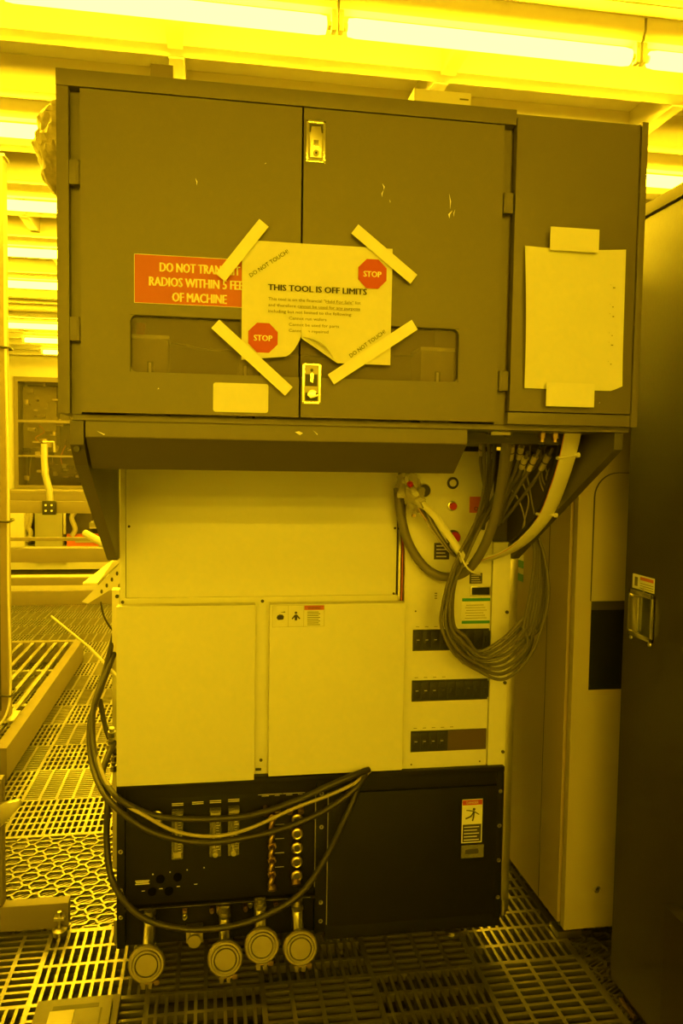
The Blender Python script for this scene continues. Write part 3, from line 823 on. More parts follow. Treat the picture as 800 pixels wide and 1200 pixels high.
# warning sticker on the black base
yw = YP - .006
x0, x1, z0, z1 = .7235, .785, .323, .4525
b = MB().m('paper_white'); b.box(x0, x1, yw - .0008, yw - .0001, z0, z1)
b.m('sign_red').box(x0 + .001, x1 - .001, yw - .0012, yw - .0008, z1 - .017, z1 - .002); b.m('sign_cream').text('DANGER', ((x0 + x1) / 2, yw - .0014, z1 - .0135), .008, width=.036, center=True)
b.m('ink').box(x0 + .003, x1 - .003, yw - .0012, yw - .0008, z0 + .003, z0 + .055); b.m('sign_cream')
for k in range(5): b.box(x0 + .007, x1 - .009 - .006 * (k % 2), yw - .0014, yw - .0012, z0 + .008 + k * .0095, z0 + .0105 + k * .0095)
b.m('ink'); cx, cz = (x0 + x1) / 2, z1 - .042
b.tube([(cx - .020, yw - .001, cz - .015), (cx - .004, yw - .001, cz - .008), (cx + .004, yw - .001, cz + .005)], .002, 6); b.tube([(cx + .001, yw - .001, cz - .022), (cx + .004, yw - .001, cz - .010), (cx + .005, yw - .001, cz + .004)], .0022, 6)
b.tube([(cx - .018, yw - .001, cz + .010), (cx + .003, yw - .001, cz + .006), (cx + .020, yw - .001, cz - .004)], .0016, 6); b.cyl((cx + .005, yw - .0005, cz + .012), (cx + .005, yw - .002, cz + .012), .004, n=12)
tag(b.build('warning_sticker'), 'tall danger sticker with falling figure on the black base door', 'sticker')
b = MB().m('clear_acrylic'); b.box(.724, .792, yw - .0006, yw - .0001, .278, .316); b.m('groove').box(.736, .776, yw - .0009, yw - .0006, .290, .304); tag(b.build('clear_label'), 'small glossy clear label just below the danger sticker', 'label')
# green edged sticker
b = MB().m('paper_white'); yw = 2.178; b.box(.714, .799, yw - .0008, yw - .0001, .961, 1.036); b.m('green').box(.7145, .7985, yw - .0012, yw - .0008, 1.0265, 1.0355); b.box(.7145, .7985, yw - .0012, yw - .0008, .9615, .970)
b.m('ink_soft')
for k in range(6): b.box(.724 + .003 * (k % 2), .789 - .005 * (k % 3), yw - .001, yw - .0008, .977 + k * .0075, .9785 + k * .0075)
tag(b.build('info_sticker'), 'white sticker with green top and bottom bands on the breaker column', 'sticker')

# ================================================================== CABLES
def cable(name, pts, r, m, label, cat='cable', group=None, **k):
    b = MB().m(m); b.tube(pts, r, **k); return tag(b.build(name), label, cat, group)
A_ = lambda L: [at(x, y, Y) for x, y, Y in L]
# thick grey hose from the cabinet down into the coil
cable('conduit_hose', A_([(594, 500, 1.74), (592, 530, 1.80), (586, 575, 1.90), (577, 615, 1.98), (563, 648, 2.04), (545, 670, 2.08), (520, 676, 2.11), (497, 664, 2.13), (478, 635, 2.14), (469, 600, 2.15), (466, 572, 2.16)]), .0125, 'hose_grey', 'thick grey hose from the cabinet underside looping left across the switches', 'hose', n=14)
# coil of cables
coil_lab = 'grey cable in the coil hanging before the breaker column'
starts = [(566, 512, 1.80), (573, 512, 1.80), (580, 512, 1.82), (604, 516, 1.84), (612, 520, 1.86), (607, 514, 1.83), (634, 522, 1.84), (645, 528, 1.86)]
ends = [(652, 516, 1.9), (640, 516, 1.92), (630, 524, 1.96), (646, 540, 1.9), (622, 530, 1.95), (655, 530, 1.88), (634, 545, 1.95), (616, 545, 2.0)]
for k in range(8):
    t = k / 7; j = random.Random(k)
    w = lambda a=3: j.uniform(-a, a)
    s = starts[k]; e = ends[k]
    lo = 794 - 46 * t; left = 516 + 16 * t + w(2); right = 643 - 22 * ((k * 3) % 8) / 7
    Yc = 2.03 + .05 * ((k * 5) % 8) / 8
    pts = [s, ((s[0] + 566) / 2 + w(2), 570, Yc - .06), (556 + 8 * t + w(), 615, Yc), (538 + 8 * t + w(), 652, Yc), (522 + 9 * t + w(2), 692, Yc), (left, 732, Yc), (532 + 13 * t, 766 - 20 * t, Yc), (562 + w(4), (lo + 775) / 2 + 2, Yc), (590, lo + 2 - 2 * t, Yc - .01), (618 - 4 * t, lo - 22 + w(2), Yc - .01), (right - 8, 735, Yc - .01), (right, 695, Yc + .02), (626 + (right - 620) * .5, 650, Yc + .06), (622 + (right - 620) * .3, 618, 2.11), ((right + e[0]) / 2 - 4, 580, 2.08), (e[0], e[1], e[2] + .08)]
    cable('coiled_cable', A_(pts), .0051 if k % 3 else .0043, 'cable_grey', coil_lab, 'cable', 'cables of the hanging coil', n=8)
# white braided sleeve
sl = thing('cable_sleeve', (.78, 1.9, 1.1), 'flat cream cable sleeve curving down from the cabinet to the switch column', 'cable sleeve')
b = MB().m('white_plastic'); pts = A_([(672, 503, 1.70), (665, 535, 1.75), (654, 570, 1.82), (640, 603, 1.90), (618, 630, 1.98), (595, 646, 2.06), (570, 655, 2.13)]); b.tube(pts, .016, n=14, flat=(.006, .021)); b.build('sleeve', sl)
b = MB().m('orange'); b.tube([p + Vector((-.019, .002, -.004)) for p in pts], .0022, n=6); b.build('red_wire', sl)
for k in (1, 3):
    b = MB().m('white_plastic'); p = pts[k]; d = (pts[k + 1] - pts[k - 1]).normalized(); u = d.cross(Vector((0, 1, 0))).normalized()
    b.tube([p - u * .026, p + u * .026], .0045, n=8, sm=1, flat=(.009, .004)); b.cyl(p + u * .019 + Vector((0, -.006, 0)), p + u * .026 + Vector((0, -.006, 0)), .006, n=10); b.build('zip_tie', sl)
# connector leads dangling under the cabinet
j = random.Random(4)
lead = [((600, 512), (597, 548), (588, 585), (578, 620)), ((612, 516), (606, 545), (592, 580), (584, 615)), ((618, 530), (608, 555), (597, 575), (590, 600)), ((632, 526), (614, 560), (596, 590), (586, 612)), ((648, 524), (628, 560), (604, 592), (588, 612)), ((566, 512), (563, 540), (568, 575), (570, 610)), ((576, 512), (574, 545), (572, 580), (566, 620))]
for k, L in enumerate(lead):
    d = [1.80, 1.86, 1.94, 2.02]
    P = [at(x, y, d[i] + .01 * k) for i, (x, y) in enumerate(L)]
    r = thing('connector_lead', P[0], 'thin grey lead with pale plug under the cabinet beside the thick hose', 'cable', 'connector leads under the cabinet')
    b = MB().m('cable_grey'); b.tube(P, .0045, n=8); b.build('wire', r)
    a, c = P[0].lerp(P[1], .25), P[0].lerp(P[1], .72)
    b = MB().m('cable_light'); b.cyl(a, c, .0085, .0075, n=10); b.m('groove').cyl(a.lerp(c, .45), a.lerp(c, .52), .0088, n=10); b.build('plug', r)
for k in range(7):
    x = 604 + k * 8; cable('thin_wire', A_([(x, 508, 1.90), (x + j.uniform(-8, 8), 535, 1.92), (x + j.uniform(-14, 8), 562, 1.95), (x + j.uniform(-4, 14), 585, 1.98), (620 + j.uniform(-8, 10), 612, 2.02), (612 + j.uniform(-5, 10), 630 , 2.06)]), .002, 'cable_light', 'thin pale wire in the tangle under the cabinet', 'wire', 'thin wires under the cabinet', n=6)
# black cord tight along the sleeve
cable('black_cord', A_([(660, 504, 1.76), (652, 540, 1.82), (640, 580, 1.9), (622, 612, 1.98), (600, 634, 2.06), (597, 640, 2.12)]), .005, 'cable_black', 'black cord running just left of the cream cable sleeve', 'cable')
# plastic-wrapped connector at the column top
wr = thing('wrapped_connector', at(480, 580, 2.12), 'bunch of wires and connectors wrapped in clear plastic beside the red knobs', 'wire bundle')
b = MB().m('plastic_wrap')
bmx = bmesh.new(); bmesh.ops.create_icosphere(bmx, subdivisions=3, radius=1)
c = at(482, 575, 2.10)
for v in bmx.verts:
    n = v.co.copy(); q = .8 + .28 * sin(n.x * 7 + n.z * 5) * cos(n.y * 6 - n.z * 8) + .08 * sin(n.x * 23 + n.y * 17)
    v.co = c + Vector((n.x * .044 * q, n.y * .035 * q, n.z * .055 * q - n.x * .03))
b._merge(bmx, False); b.build('clear_wrap', wr)
b = MB().m('white_plastic'); b.cyl(at(466, 580, 2.12), at(486, 580, 2.10), .009, n=12); b.tube(A_([(484, 582, 2.10), (505, 600, 2.08), (522, 622, 2.06), (538, 646, 2.04), (545, 662, 2.04)]), .0075, n=10, flat=(.005, .010)); b.build('white_cable', wr)
b = MB().m('white_plastic'); b.tube(A_([(538, 646, 2.03), (545, 662, 2.02), (553, 670, 2.02), (562, 672, 2.03)]), .0028, n=8); b.build('thin_lead', wr)
b = MB().m('red_button'); b.lathe(at(480, 568, 2.075), (0, -1, .3), [(0, .008), (.006, .009), (.012, .005)], 12); b.build('red_cap', wr)
b = MB().m('brass'); b.lathe(at(484, 604, 2.10), (0, -1, 0), [(0, .005), (.01, .005)], 6); b.cyl(at(490, 595, 2.09), at(500, 610, 2.08), .004, n=8); b.build('terminal', wr)
for k in range(4):
    o = k * 5
    b = MB().m('cable_grey' if k % 2 else 'cable_light'); b.tube(A_([(490 + o * .4, 590 - o * .3, 2.11), (500 + o * .5, 612, 2.10), (514 + o * .5, 632 + o * .2, 2.10), (528 + o * .4, 648 + o * .2, 2.11), (543 + o * .2, 658, 2.12)]), .003, n=6); b.build('wire', wr)

# black cables sweeping round the left and front of the base
fr = lambda L: [at(x, y, Y) for x, y, Y in L]
cable('power_cable', fr([(134, 742, 2.60), (124, 782, 2.55), (110, 828, 2.45), (109, 868, 2.36), (117, 905, 2.26), (133, 930, 2.15), (152, 944, 2.12), (187, 957, 2.11), (240, 960, 2.10), (296, 955, 2.10), (345, 939, 2.11), (385, 921, 2.11), (418, 907, 2.12), (432, 902, 2.14)]), .0085, 'cable_black', 'black cable, uppermost of those sagging across the base front', 'cable', n=10)
cable('power_cable', fr([(136, 760, 2.60), (121, 800, 2.5), (106, 845, 2.42), (107, 890, 2.32), (119, 925, 2.2), (140, 950, 2.12), (170, 971, 2.10), (205, 983, 2.09), (250, 987, 2.08), (310, 977, 2.09), (355, 962, 2.10), (390, 944, 2.11), (420, 920, 2.12), (429, 903, 2.14)]), .0085, 'cable_black', 'black cable sagging just below the pale one over the base', 'cable', n=10)
cable('power_cable', fr([(134, 870, 2.40), (120, 905, 2.28), (126, 935, 2.19), (125, 984, 2.18), (131, 1030, 2.15), (151, 1062, 2.11), (180, 1081, 2.10), (222, 1089, 2.09), (268, 1086, 2.09), (310, 1073, 2.09), (352, 1047, 2.10), (380, 1008, 2.11), (400, 968, 2.11), (415, 934, 2.12), (424, 903, 2.14)]), .0085, 'cable_black', 'black cable making the lowest big loop down over the vacuum ports', 'cable', n=10)
cable('signal_cable', fr([(112, 880, 2.34), (124, 915, 2.20), (145, 941, 2.13), (170, 956, 2.10), (205, 974, 2.09), (247, 980, 2.085), (289, 972, 2.09), (345, 947, 2.10), (385, 932, 2.11), (415, 918, 2.12), (434, 903, 2.14)]), .0050, 'cable_light', 'thin pale yellowish cable sagging across the gas panel', 'cable', n=10)
cable('power_cable', fr([(117, 820, 2.50), (123, 850, 2.45), (131, 873, 2.40), (136, 884, 2.38)]), .0075, 'cable_black', 'short black cable branching to the fittings on the left side', 'cable', n=10)
cable('thin_black_cord', fr([(118, 705, 2.60), (121, 720, 2.6), (127, 732, 2.6), (134, 741, 2.6)]), .003, 'cable_black', 'thin black cord hanging from the perforated strut', 'cable', n=8)
pf = thing('pipe_fittings', at(132, 870, 2.36), 'cluster of metal pipe fittings on the left side of the machine', 'fitting')
for (x, y, q) in ((131, 858, .012), (130, 872, .014), (134, 886, .011), (133, 898, .009)):
    b = MB().m('steel'); p = at(x, y, 2.40); b.lathe(p, (0, -.3, 1), [(-.015, q * .6), (-.015, q), (.003, q), (.003, q * .7), (.015, q * .7), (.015, q * .5)], 8); b.build('fitting', pf)
b = MB().m('white_plastic'); b.cyl(at(60, 722, 2.75), at(104, 758, 2.62), .0038, n=8); b.cyl(at(104, 758, 2.62), at(137, 792, 2.52), .005, n=8); tag(b.build('plastic_rod'), 'thin pale plastic rod poking out left of the machine', 'rod')

# perforated strut brackets at the rear left
st = thing('perforated_strut', (-.3, 2.6, .9), 'bright perforated metal strut bracket sticking out behind the left bracket', 'strut')
Ya = 2.6
b = MB().m('alu')
tp = [at(137, 652, 2.62), at(143, 656, 2.62), at(114, 683, 2.40), at(97, 683, 2.40)]
T_ = [b.bm.verts.new(p) for p in tp]; B_2 = [b.bm.verts.new(p - Vector((0, 0, .006))) for p in tp]
b.face(T_); b.face(B_2[::-1])
for i in range(4): b.face((T_[i], B_2[i], B_2[(i + 1) % 4], T_[(i + 1) % 4]))
b.build('strut_face', st)
b = MB().m('alu'); b.prism([px2(145, 655, Ya), px2(145, 680, Ya), px2(130, 690, Ya), px2(104, 706, Ya), px2(97, 704, Ya), px2(115, 686, Ya)], 'Y', Ya - .02, Ya - .017)
b.m('groove')
for k in range(5): 
    q = px2(120 + k * 6, 692 - k * 7, Ya); b.prism([(q[0] + .004 * cos(t), q[1] + .007 * sin(t)) for t in [i * pi / 5 for i in range(10)]], 'Y', Ya - .021, Ya - .0195)
b.build('perforated_plate', st)
b = MB().m('alu'); q0 = px2(132, 690, Ya); b.box(q0[0], q0[0] + .022, Ya - .02, Ya + .02, .10, q0[1]); b.m('groove').cyl((q0[0] + .016, Ya - .02, .985), (q0[0] + .016, Ya - .026, .985), .006, n=10); b.build('upright', st)
b = MB().m('white_plastic'); b.cyl(at(100, 625, 2.75), at(130, 642, 2.62), .012, n=14); tag(b.build('plastic_tube'), 'short thick pale tube slanting beside the left bracket', 'tube')

# crinkled bag and white box
bmx = bmesh.new(); bmesh.ops.create_icosphere(bmx, subdivisions=4, radius=1)
for v in bmx.verts:
    n = v.co.copy(); q = 1 + .07 * sin(n.z * 9 + n.x * 5) + .05 * sin(n.z * 17 + n.y * 13) + .03 * sin(n.x * 31 + n.z * 27)
    q += .025 * sin(n.z * 53 + n.x * 37) + .02 * cos(n.y * 61 + n.z * 29); v.co = Vector((-.339 + n.x * .060 * q, 2.0 + n.y * .12 * q, 2.135 + (n.z * .105) * (.9 + .1 * q)))
b = MB().m('bag'); b._merge(bmx, True); tag(b.build('plastic_bag'), 'crinkled plastic-wrapped bundle at the top left behind the cabinet corner', 'bundle')
b = MB().m('white_plastic'); p = at(485, 103, 2.35); q = at(552, 110, 2.35); b.box(p.x, q.x, 2.35, 2.55, 2.128, p.z, .003); b.m('ink_soft').box(q.x - .035, q.x - .008, 2.3492, 2.3501, p.z - .022, p.z - .018); tag(b.build('control_box'), 'white box standing on top of the grey cabinet under the lamps', 'box')
b = MB().m('alu_profile'); p = at(176, 74, 2.35); q = at(203, 80, 2.35); b.box(p.x, q.x, 2.35, 2.40, 2.128, p.z, .002); b.m('steel').torus(((p.x + q.x) / 2, 2.345, 2.44), (0, -1, 0), .012, .004); tag(b.build('lifting_bracket'), 'small metal bracket on top of the cabinet, left of the white box', 'bracket')

# ================================================================== RIGHT: tan cabinet and black cabinet
tc = thing('storage_cabinet', (1.5, 2.5, 0), 'tan metal cabinet between the machine and the black cabinet', 'cabinet')
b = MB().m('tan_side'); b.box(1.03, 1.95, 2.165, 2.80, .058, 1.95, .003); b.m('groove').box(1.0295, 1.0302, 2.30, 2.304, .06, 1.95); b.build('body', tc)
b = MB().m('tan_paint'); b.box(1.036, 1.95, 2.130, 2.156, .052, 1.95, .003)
d = b.build('door', tc)
b = MB().m('groove'); b.tube([(1.55, 2.129, 1.031), (1.084, 2.129, 1.031), ], .0012, 6, 1)
pp = [(1.084, 2.129, 1.031), (1.084, 2.129, 1.33)] + [(1.084 + .07 * (1 - cos(a)), 2.129, 1.33 + .07 * sin(a)) for a in [pi / 2 * k / 8 for k in range(1, 9)]] + [(1.55, 2.129, 1.40)]
b.tube(pp, .0022, 6, 1); b.build('panel_seam', d)
b = MB().m('tan_paint'); b.prism([(p[0], p[2]) for p in pp[:1]] + [(p[0] + .002, p[2]) for p in pp[1:-1]] + [(1.55, 1.398), (1.55, 1.031)], 'Y', 2.126, 2.1305, .001); b.build('raised_panel', d)
b = MB().m('dark_glass'); b.box(1.086, 1.55, 2.1285, 2.1305, .771, 1.005); b.m('groove').box(1.086, 1.55, 2.1275, 2.1305, 1.005, 1.03); b.build('window', d)
b = MB().m('steel'); b.torus((1.136, 2.128, .170), (0, -1, 0), .008, .003); b.m('groove').cyl((1.136, 2.129, .17), (1.136, 2.1275, .17), .005, n=10); b.build('lock', d)
for x, y in ((1.075, 2.20), (1.80, 2.20), (1.075, 2.70), (1.80, 2.70)):
    b = MB().m('brass'); b.lathe((x, y, .030), (0, 0, 1), [(0, .010), (.010, .016), (.018, .016), (.022, .010), (.03, .010)], 14); b.m('steel').box(x - .038, x + .038, y - .03, y + .03, 0, .022, .002); b.cyl((x, y, .02), (x, y, .035), .012); b.build('foot', tc)
b = MB().m('bracket_dark'); b.box(1.05, 1.93, 2.19, 2.76, .03, .058); b.build('plinth', tc)
b = MB().m('green'); b.box(1.0288, 1.0296, 2.50, 2.56, 1.03, 1.055); b.box(1.0288, 1.0296, 2.50, 2.56, 1.075, 1.10); b.m('paper_white').box(1.0292, 1.0299, 2.50, 2.56, 1.03, 1.12)  # green reflection drawn as flat bands on the cabinet side
tag(b.build('label_reflection'), 'reflection of a green label, set as flat bands on the side of the tan cabinet', 'sticker')

bc = thing('equipment_cabinet', (1.5, 1.3, 0), 'tall glossy black cabinet at the right edge with a chrome latch', 'cabinet')
b = MB().m('dark_brown'); b.box(1.079, 1.95, .45, 1.935, .036, 2.043, .004); b.build('body', bc)
b = MB().m('alu_profile'); b.box(1.074, 1.95, .45, 1.94, 2.047, 2.078, .004); b.build('top_cap', bc)
b = MB().m('dark_brown'); b.box(1.10, 1.90, .5, 1.90, .0, .036); b.build('plinth', bc)
b = MB().m('dark_brown'); b.box(1.045, 1.080, .5, 1.645, .036, .405, .004); b.build('lower_box', bc)
b = MB().m('brass'); b.prism([(1.80, .012), (1.87, .012), (1.87, .022), (1.80, .022)], 'X', 1.072, 1.0795, .001); b.build('foot_plate', bc)
b = MB().m('chrome'); X = 1.079; y0, y1, z0, z1 = 1.790, 1.905, .985, 1.105
for q in ((y0, y0 + .010, z0, z1), (y1 - .010, y1, z0, z1), (y0, y1, z0, z0 + .012), (y0, y1, z1 - .012, z1)): b.box(X - .006, X + .002, q[0], q[1], q[2], q[3], .0015)
b.box(X - .002, X + .001, y0, y1, z0, z1)
la = b.build('latch', bc); la['label'] = 'chrome paddle latch'
b = MB().m('dark_glass'); b.box(X - .0035, X - .002, y0 + .012, y0 + .062, z0 + .013, z1 - .013); b.build('recess', la)
b = MB().m('chrome'); b.box(X - .010, X - .003, y0 + .060, y1 - .012, z0 + .016, z1 - .016, .002); b.build('paddle', la)
for y, z in ((y0 + .015, z0 - .006), (y1 - .012, z0 - .006), (y0 + .05, z1 + .006)):
    b = MB().m('steel'); b.lathe((X, y, z), (-1, 0, 0), [(0, .006), (.003, .005)], 12); b.build('screw', la)
b = MB().m('paper_white'); b.box(X - .0012, X - .0002, 1.793, 1.895, 1.108, 1.145); b.m('red_tint').box(X - .0016, X - .0012, 1.797, 1.858, 1.133, 1.141); b.m('ink_soft')
for k in range(3): b.box(X - .0015, X - .0012, 1.797, 1.858, 1.112 + k * .006, 1.1135 + k * .006)
b.box(X - .0015, X - .0012, 1.870, 1.884, 1.115, 1.138)
tag(b.build('latch_sticker'), 'small sticker with a red bar just above the black cabinet latch', 'sticker')

# ================================================================== LEFT: post, platform, low frame, tray
pl = thing('slatted_platform', (-1.5, 4.8, 0), 'low raised platform with a slatted metal top on the left floor', 'platform')
px0, px1, py0, py1, pz = -2.2, -.868, 3.60, 5.74, .150
b = MB().m('alu_profile'); b.box(px1 - .055, px1, py0, py1, 0.004, pz, .003); b.box(px0, px0 + .055, py0, py1, 0.004, pz, .003); b.box(px0, px1 - .055, py1 - .055, py1, .004, pz - .0005, .003); b.box(px0, px1 - .055, py0, py0 + .055, .004, pz - .0005, .003); b.build('rim', pl)
b = MB().m('alu')
k = 0
while px1 - .10 - k * .075 > px0 + .06: x = px1 - .10 - k * .075; b.box(x - .011, x + .011, py0 + .05, py1 - .05, pz - .02, pz - .004); k += 1
for y in (4.3, 5.0): b.box(px0 + .05, px1 - .05, y - .02, y + .02, pz - .045, pz - .021)
b.build('slats', pl)
po = thing('support_post', (-.99, 4.02, .15), 'tall square metal post standing on the platform at the left edge', 'post')
b = MB().m('post_grey'); b.box(-1.030, -.950, 3.98, 4.06, .15, 2.80, .003); b.m('groove'); b.box(-.9985, -.9815, 3.9785, 3.9805, .20, 2.76); b.build('profile', po)
b = MB().m('alu'); b.box(-1.04, -.94, 3.97, 4.07, 2.80, 2.812, .002); b.build('end_cap', po)
b = MB().m('alu'); b.box(-1.06, -.92, 3.94, 4.10, .151, .163, .002); b.build('base_plate', po)
b = MB().m('white_plastic'); b.tube([(-.942, 3.97, 2.4), (-.944, 3.97, 1.9), (-.937, 3.97, 1.4), (-.942, 3.97, .8), (-.936, 3.97, .35), (-.95, 3.95, .20), (-1.0, 3.90, .12)], .0055, n=8); tag(b.build('white_tube'), 'thin white tube tied down the side of the left post', 'tube')
for z in (at(22, 408, 4).z, at(22, 610, 4).z, at(22, 812, 4).z):
    b = MB().m('cable_black'); b.tube([(-1.036, 3.972, z), (-.935, 3.962, z - .004), (-.928, 3.985, z), (-.935, 4.066, z), (-1.036, 4.068, z)], .006, n=6, sm=1, closed=True); tag(b.build('cable_tie'), {0: 'black cable tie around the left post, topmost', 1: 'black cable tie around the left post at mid height', 2: 'black cable tie around the left post, lowest'}[(at(22, 408, 4).z, at(22, 610, 4).z, at(22, 812, 4).z).index(z)], 'cable tie')
lf = thing('low_frame', (-.8, 2.5, 0), 'low metal equipment frame with a levelling foot at the lower left', 'frame')
b = MB().m('alu_profile'); b.box(-1.3, -.413, 2.42, 2.46, .008, .084, .003); b.m('groove').box(-1.3, -.425, 2.4185, 2.4205, .040, .048) if False else None; b.build('beam', lf)
b = MB().m('alu_profile'); b.box(-.640, -.600, 2.425, 2.465, .084, .47, .003); b.build('upright', lf)
b = MB().m('steel'); b.prism([(-.70, .26), (-.600, .335), (-.540, .40), (-.548, .412), (-.62, .40), (-.70, .39)], 'Y', 2.405, 2.4245, .001); b.build('gusset', lf)
b = MB().m('steel'); b.cyl((-.435, 2.40, .012), (-.435, 2.40, .07), .006, n=12); b.lathe((-.435, 2.40, 0), (0, 0, 1), [(0, .022), (.014, .022), (.02, .012), (.022, .006)], 16); b.box(-.45, -.42, 2.39, 2.425, .045, .055, .001); b.build('levelling_foot', lf)
ty = thing('floor_tray', (-.33, 1.95, 0), 'dark grey box lid lying on the floor at the bottom left', 'tray')
tx0, tx1, ty0, ty1 = -.430, -.222, 1.72, 2.075
b = MB().m('hood_grey'); b.box(tx0, tx1, ty0, ty1, .001, .018, .003); b.box(tx0 + .03, tx1 - .018, ty0 + .02, ty1 - .025, .018, .026, .002); b.m('groove').box(tx0 + .045, tx1 - .05, ty1 - .055, ty1 - .040, .026, .0264); b.box(tx1 - .045, tx1 - .040, ty0 + .03, ty1 - .06, .026, .0266); b.build('shell', ty)
b = MB().m('tan_paint'); b.box(-.39, -.33, 1.80, 2.015, .0262, .0275); o = b.build('note_card'); tag(o, 'cream card lying on the dark tray at the bottom left', 'card')

# ================================================================== FAR LEFT BACKGROUND
def Z6(py): return at(70, py, 6.0).z
rk = thing('rail_rack', (-1.6, 6.0, 0), 'metal rail rack behind the platform, with horizontal bars', 'rack')
for z0, z1, y in ((575, 580, 6.0), (587, 601, 5.95), (630, 634, 6.0), (642, 658, 5.95), (677, 686, 6.0), (690, 706, 5.9)):
    b = MB().m('alu_profile'); b.box(-2.5, -.60, y, y + .04, Z6(z1), Z6(z0), .004); b.build('rail', rk)
for x in (-2.5, -.66):
    b = MB().m('alu_profile'); b.box(x, x + .06, 5.99, 6.05, 0, 1.19, .003); b.build('upright', rk)
ar = thing('clamp_arm', (-1.1, 5.9, 1.0), 'grey bent arm clamped to the rail rack by a dark block', 'arm')
b = MB().m('breaker_black'); p = at(58, 595, 5.93); b.box(p.x - .045, p.x + .045, 5.90, 5.949, p.z - .05, p.z + .05, .006); b.m('sign_cream')
for dx in (-.02, .02):
    for dz in (-.02, .02): b.cyl((p.x + dx, 5.90, p.z + dz), (p.x + dx, 5.896, p.z + dz), .008, n=10)
b.build('clamp_block', ar)
b = MB().m('alu'); b.tube(A_([(59, 590, 5.92), (58, 575, 5.92), (53, 556, 5.92), (52, 540, 5.92), (52, 520, 5.92)]), .02, n=8, sm=1, flat=(.012, .024)); b.tube(A_([(50, 518, 5.92), (63, 518, 5.92), (64, 530, 5.92)]), .008, n=8, sm=1); b.build('arm', ar)
# equipment seen through the far window
ew = thing('window_equipment', (-2.3, 13.0, 1.0), 'crowded equipment racks seen through the far window', 'equipment')
j = random.Random(12)
b = MB().m('far_dark'); b.box(-2.84, -1.82, 13.3, 13.4, .8, 2.55); b.m('far_grey'); b.box(-2.84, -2.35, 13.0, 13.3, 1.45, 2.5); b.box(-2.3, -1.85, 13.05, 13.3, 1.95, 2.5)
b.build('rack_body', ew)
for k in range(85):
    x, z = j.uniform(-2.8, -1.88), j.uniform(1.0, 2.5); wq, hq = j.uniform(.02, .12), j.uniform(.015, .08)
    b = MB().m(j.choice(['far_dark', 'far_grey', 'alu_profile', 'white_plastic', 'steel', 'breaker_black'])); yy_ = j.uniform(12.62, 12.9); b.box(x, x + wq, yy_, yy_ + .1, z, z + hq, .003); b.build('module', ew)
for k in range(10):
    b = MB().m(j.choice(['cable_black', 'cable_light', 'orange'])); x = j.uniform(-2.7, -1.95); z = j.uniform(1.1, 2.2)
    b.tube([(x, 12.85, z + .2), (x + j.uniform(-.1, .1), 12.8, z + .1), (x + j.uniform(-.15, .15), 12.78, z), (x + j.uniform(-.1, .1), 12.85, z - .12)], .008, n=6); b.build('hose', ew)
# long machine below the window
fm = thing('far_machine', (-2.0, 9.6, 0), 'low distant machine with grey-green box, dark openings and hoses', 'machine')
Yf = 9.6
def fb(x0, y0, x1, y1, m, dy=0, th=.3, name='panel'):
    p, q = at(x0, y1, Yf + dy), at(x1, y0, Yf + dy); b = MB().m(m); b.box(p.x, q.x, Yf + dy, Yf + dy + th, p.z, q.z, .004); return b.build(name, fm)
fb(-60, 576, 140, 586, 'alu_profile', -.02, .5, 'top_plate')
fb(-60, 586, 41 - 13, 648, 'ceiling_bar', 0, .5, 'side_panel')
fb(-60, 641, 140, 668, 'ceiling_bar', 0, .5, 'kick_panel')
fb(28, 580, 140, 641, 'far_dark', .35, .1, 'recess')
fb(41, 598, 73, 642, 'far_grey', .05, .25, 'control_box')
fb(74, 590, 77, 626, 'alu', .05, .05, 'upright_rod')
fb(78, 626, 116, 641, 'red_tint', .12, .1, 'bin'); fb(88, 632, 112, 636, 'far_grey', .1, .02, 'bin')
fb(-60, 664, 140, 700, 'far_dark', .1, .3, 'plinth')
fb(118, 575, 130, 668, 'ceiling_bar', -.03, .4, 'side_panel')
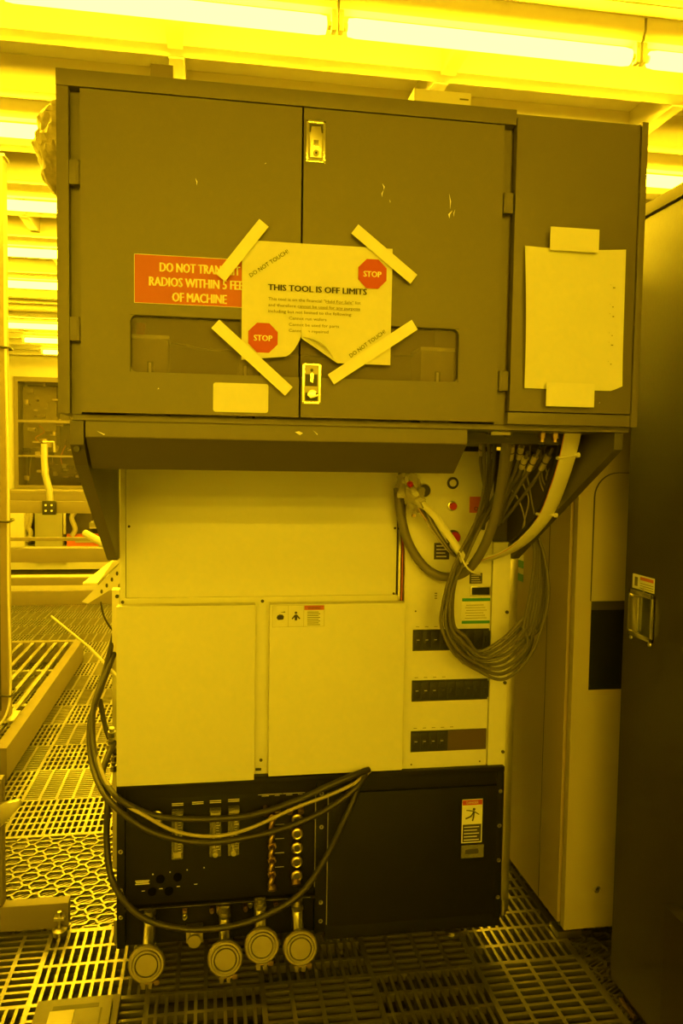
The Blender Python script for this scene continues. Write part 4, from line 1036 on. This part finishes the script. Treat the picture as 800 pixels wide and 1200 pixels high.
for k in range(5):
    b = MB().m('cable_black'); p = at(36 + k * 9, 645, Yf - .1); b.lathe(p, (0, -1, 0), [(0, .05), (.06, .055), (.08, .03)], 12) if k < 0 else b.tube([at(33 + k * 6, 655 - (k % 2) * 6, Yf - .06), at(42 + k * 7, 651, Yf - .08), at(52 + k * 8, 656 - (k % 3) * 3, Yf - .06)], .035, n=8); b.build('hose', fm)
for P in ([(33, 600), (30, 612), (36, 625), (31, 634)], [(92, 596), (84, 606), (88, 620), (84, 628)], [(36, 580), (32, 592), (36, 604), (33, 618)]):
    b = MB().m('cable_light'); b.tube([at(x, y, Yf + .1) for x, y in P], .03, n=8); b.build('hose', fm)
for k in range(8):
    b = MB().m(j.choice(['steel', 'white_plastic', 'far_grey'])); p = at(96 + j.uniform(0, 20), 605 + j.uniform(0, 16), Yf + .2); b.box(p.x, p.x + j.uniform(.05, .14), p.y, p.y + .06, p.z, p.z + j.uniform(.02, .06), .003); b.build('module', fm)
b = MB().m('orange'); b.tube([(-1.80, 8.1, .016), (-1.70, 8.12, .04), (-1.58, 8.08, .03), (-1.35, 8.0, .016), (-1.18, 7.98, .016)], .015, n=8); tag(b.build('orange_hose'), 'thin orange hose lying beyond the platform at the far left', 'hose')
# low conveyor beds crossing beyond the rack
cv = thing('conveyor_bed', (-2, 8.2, 0), 'low pale metal bed crossing behind the rail rack', 'conveyor')
b = MB().m('ceiling_bar'); b.box(-3.0, -.7, 8.15, 8.5, .10, .22, .004); b.build('bed', cv)
for x in (-2.9, -.85): 
    b = MB().m('alu_profile'); b.box(x, x + .06, 8.3, 8.36, 0, .10); b.build('leg', cv)

# ------------------------------------------------------------------ world and view
w = bpy.data.worlds.new('world'); SC.world = w; w.use_nodes = True
w.node_tree.nodes['Background'].inputs[0].default_value = (.3, .19, .003, 1); w.node_tree.nodes['Background'].inputs[1].default_value = .02
SC.view_settings.view_transform = 'Standard'; SC.view_settings.look = 'None'; SC.view_settings.exposure = -1.2; SC.view_settings.gamma = 1
SC.view_settings.use_curve_mapping = False
SC.cycles.use_denoising = True
SC.cycles.max_bounces = 10; SC.cycles.diffuse_bounces = 6; SC.cycles.glossy_bounces = 4; SC.cycles.transparent_max_bounces = 12
SC.cycles.sample_clamp_indirect = 8; SC.cycles.caustics_reflective = False; SC.cycles.caustics_refractive = False
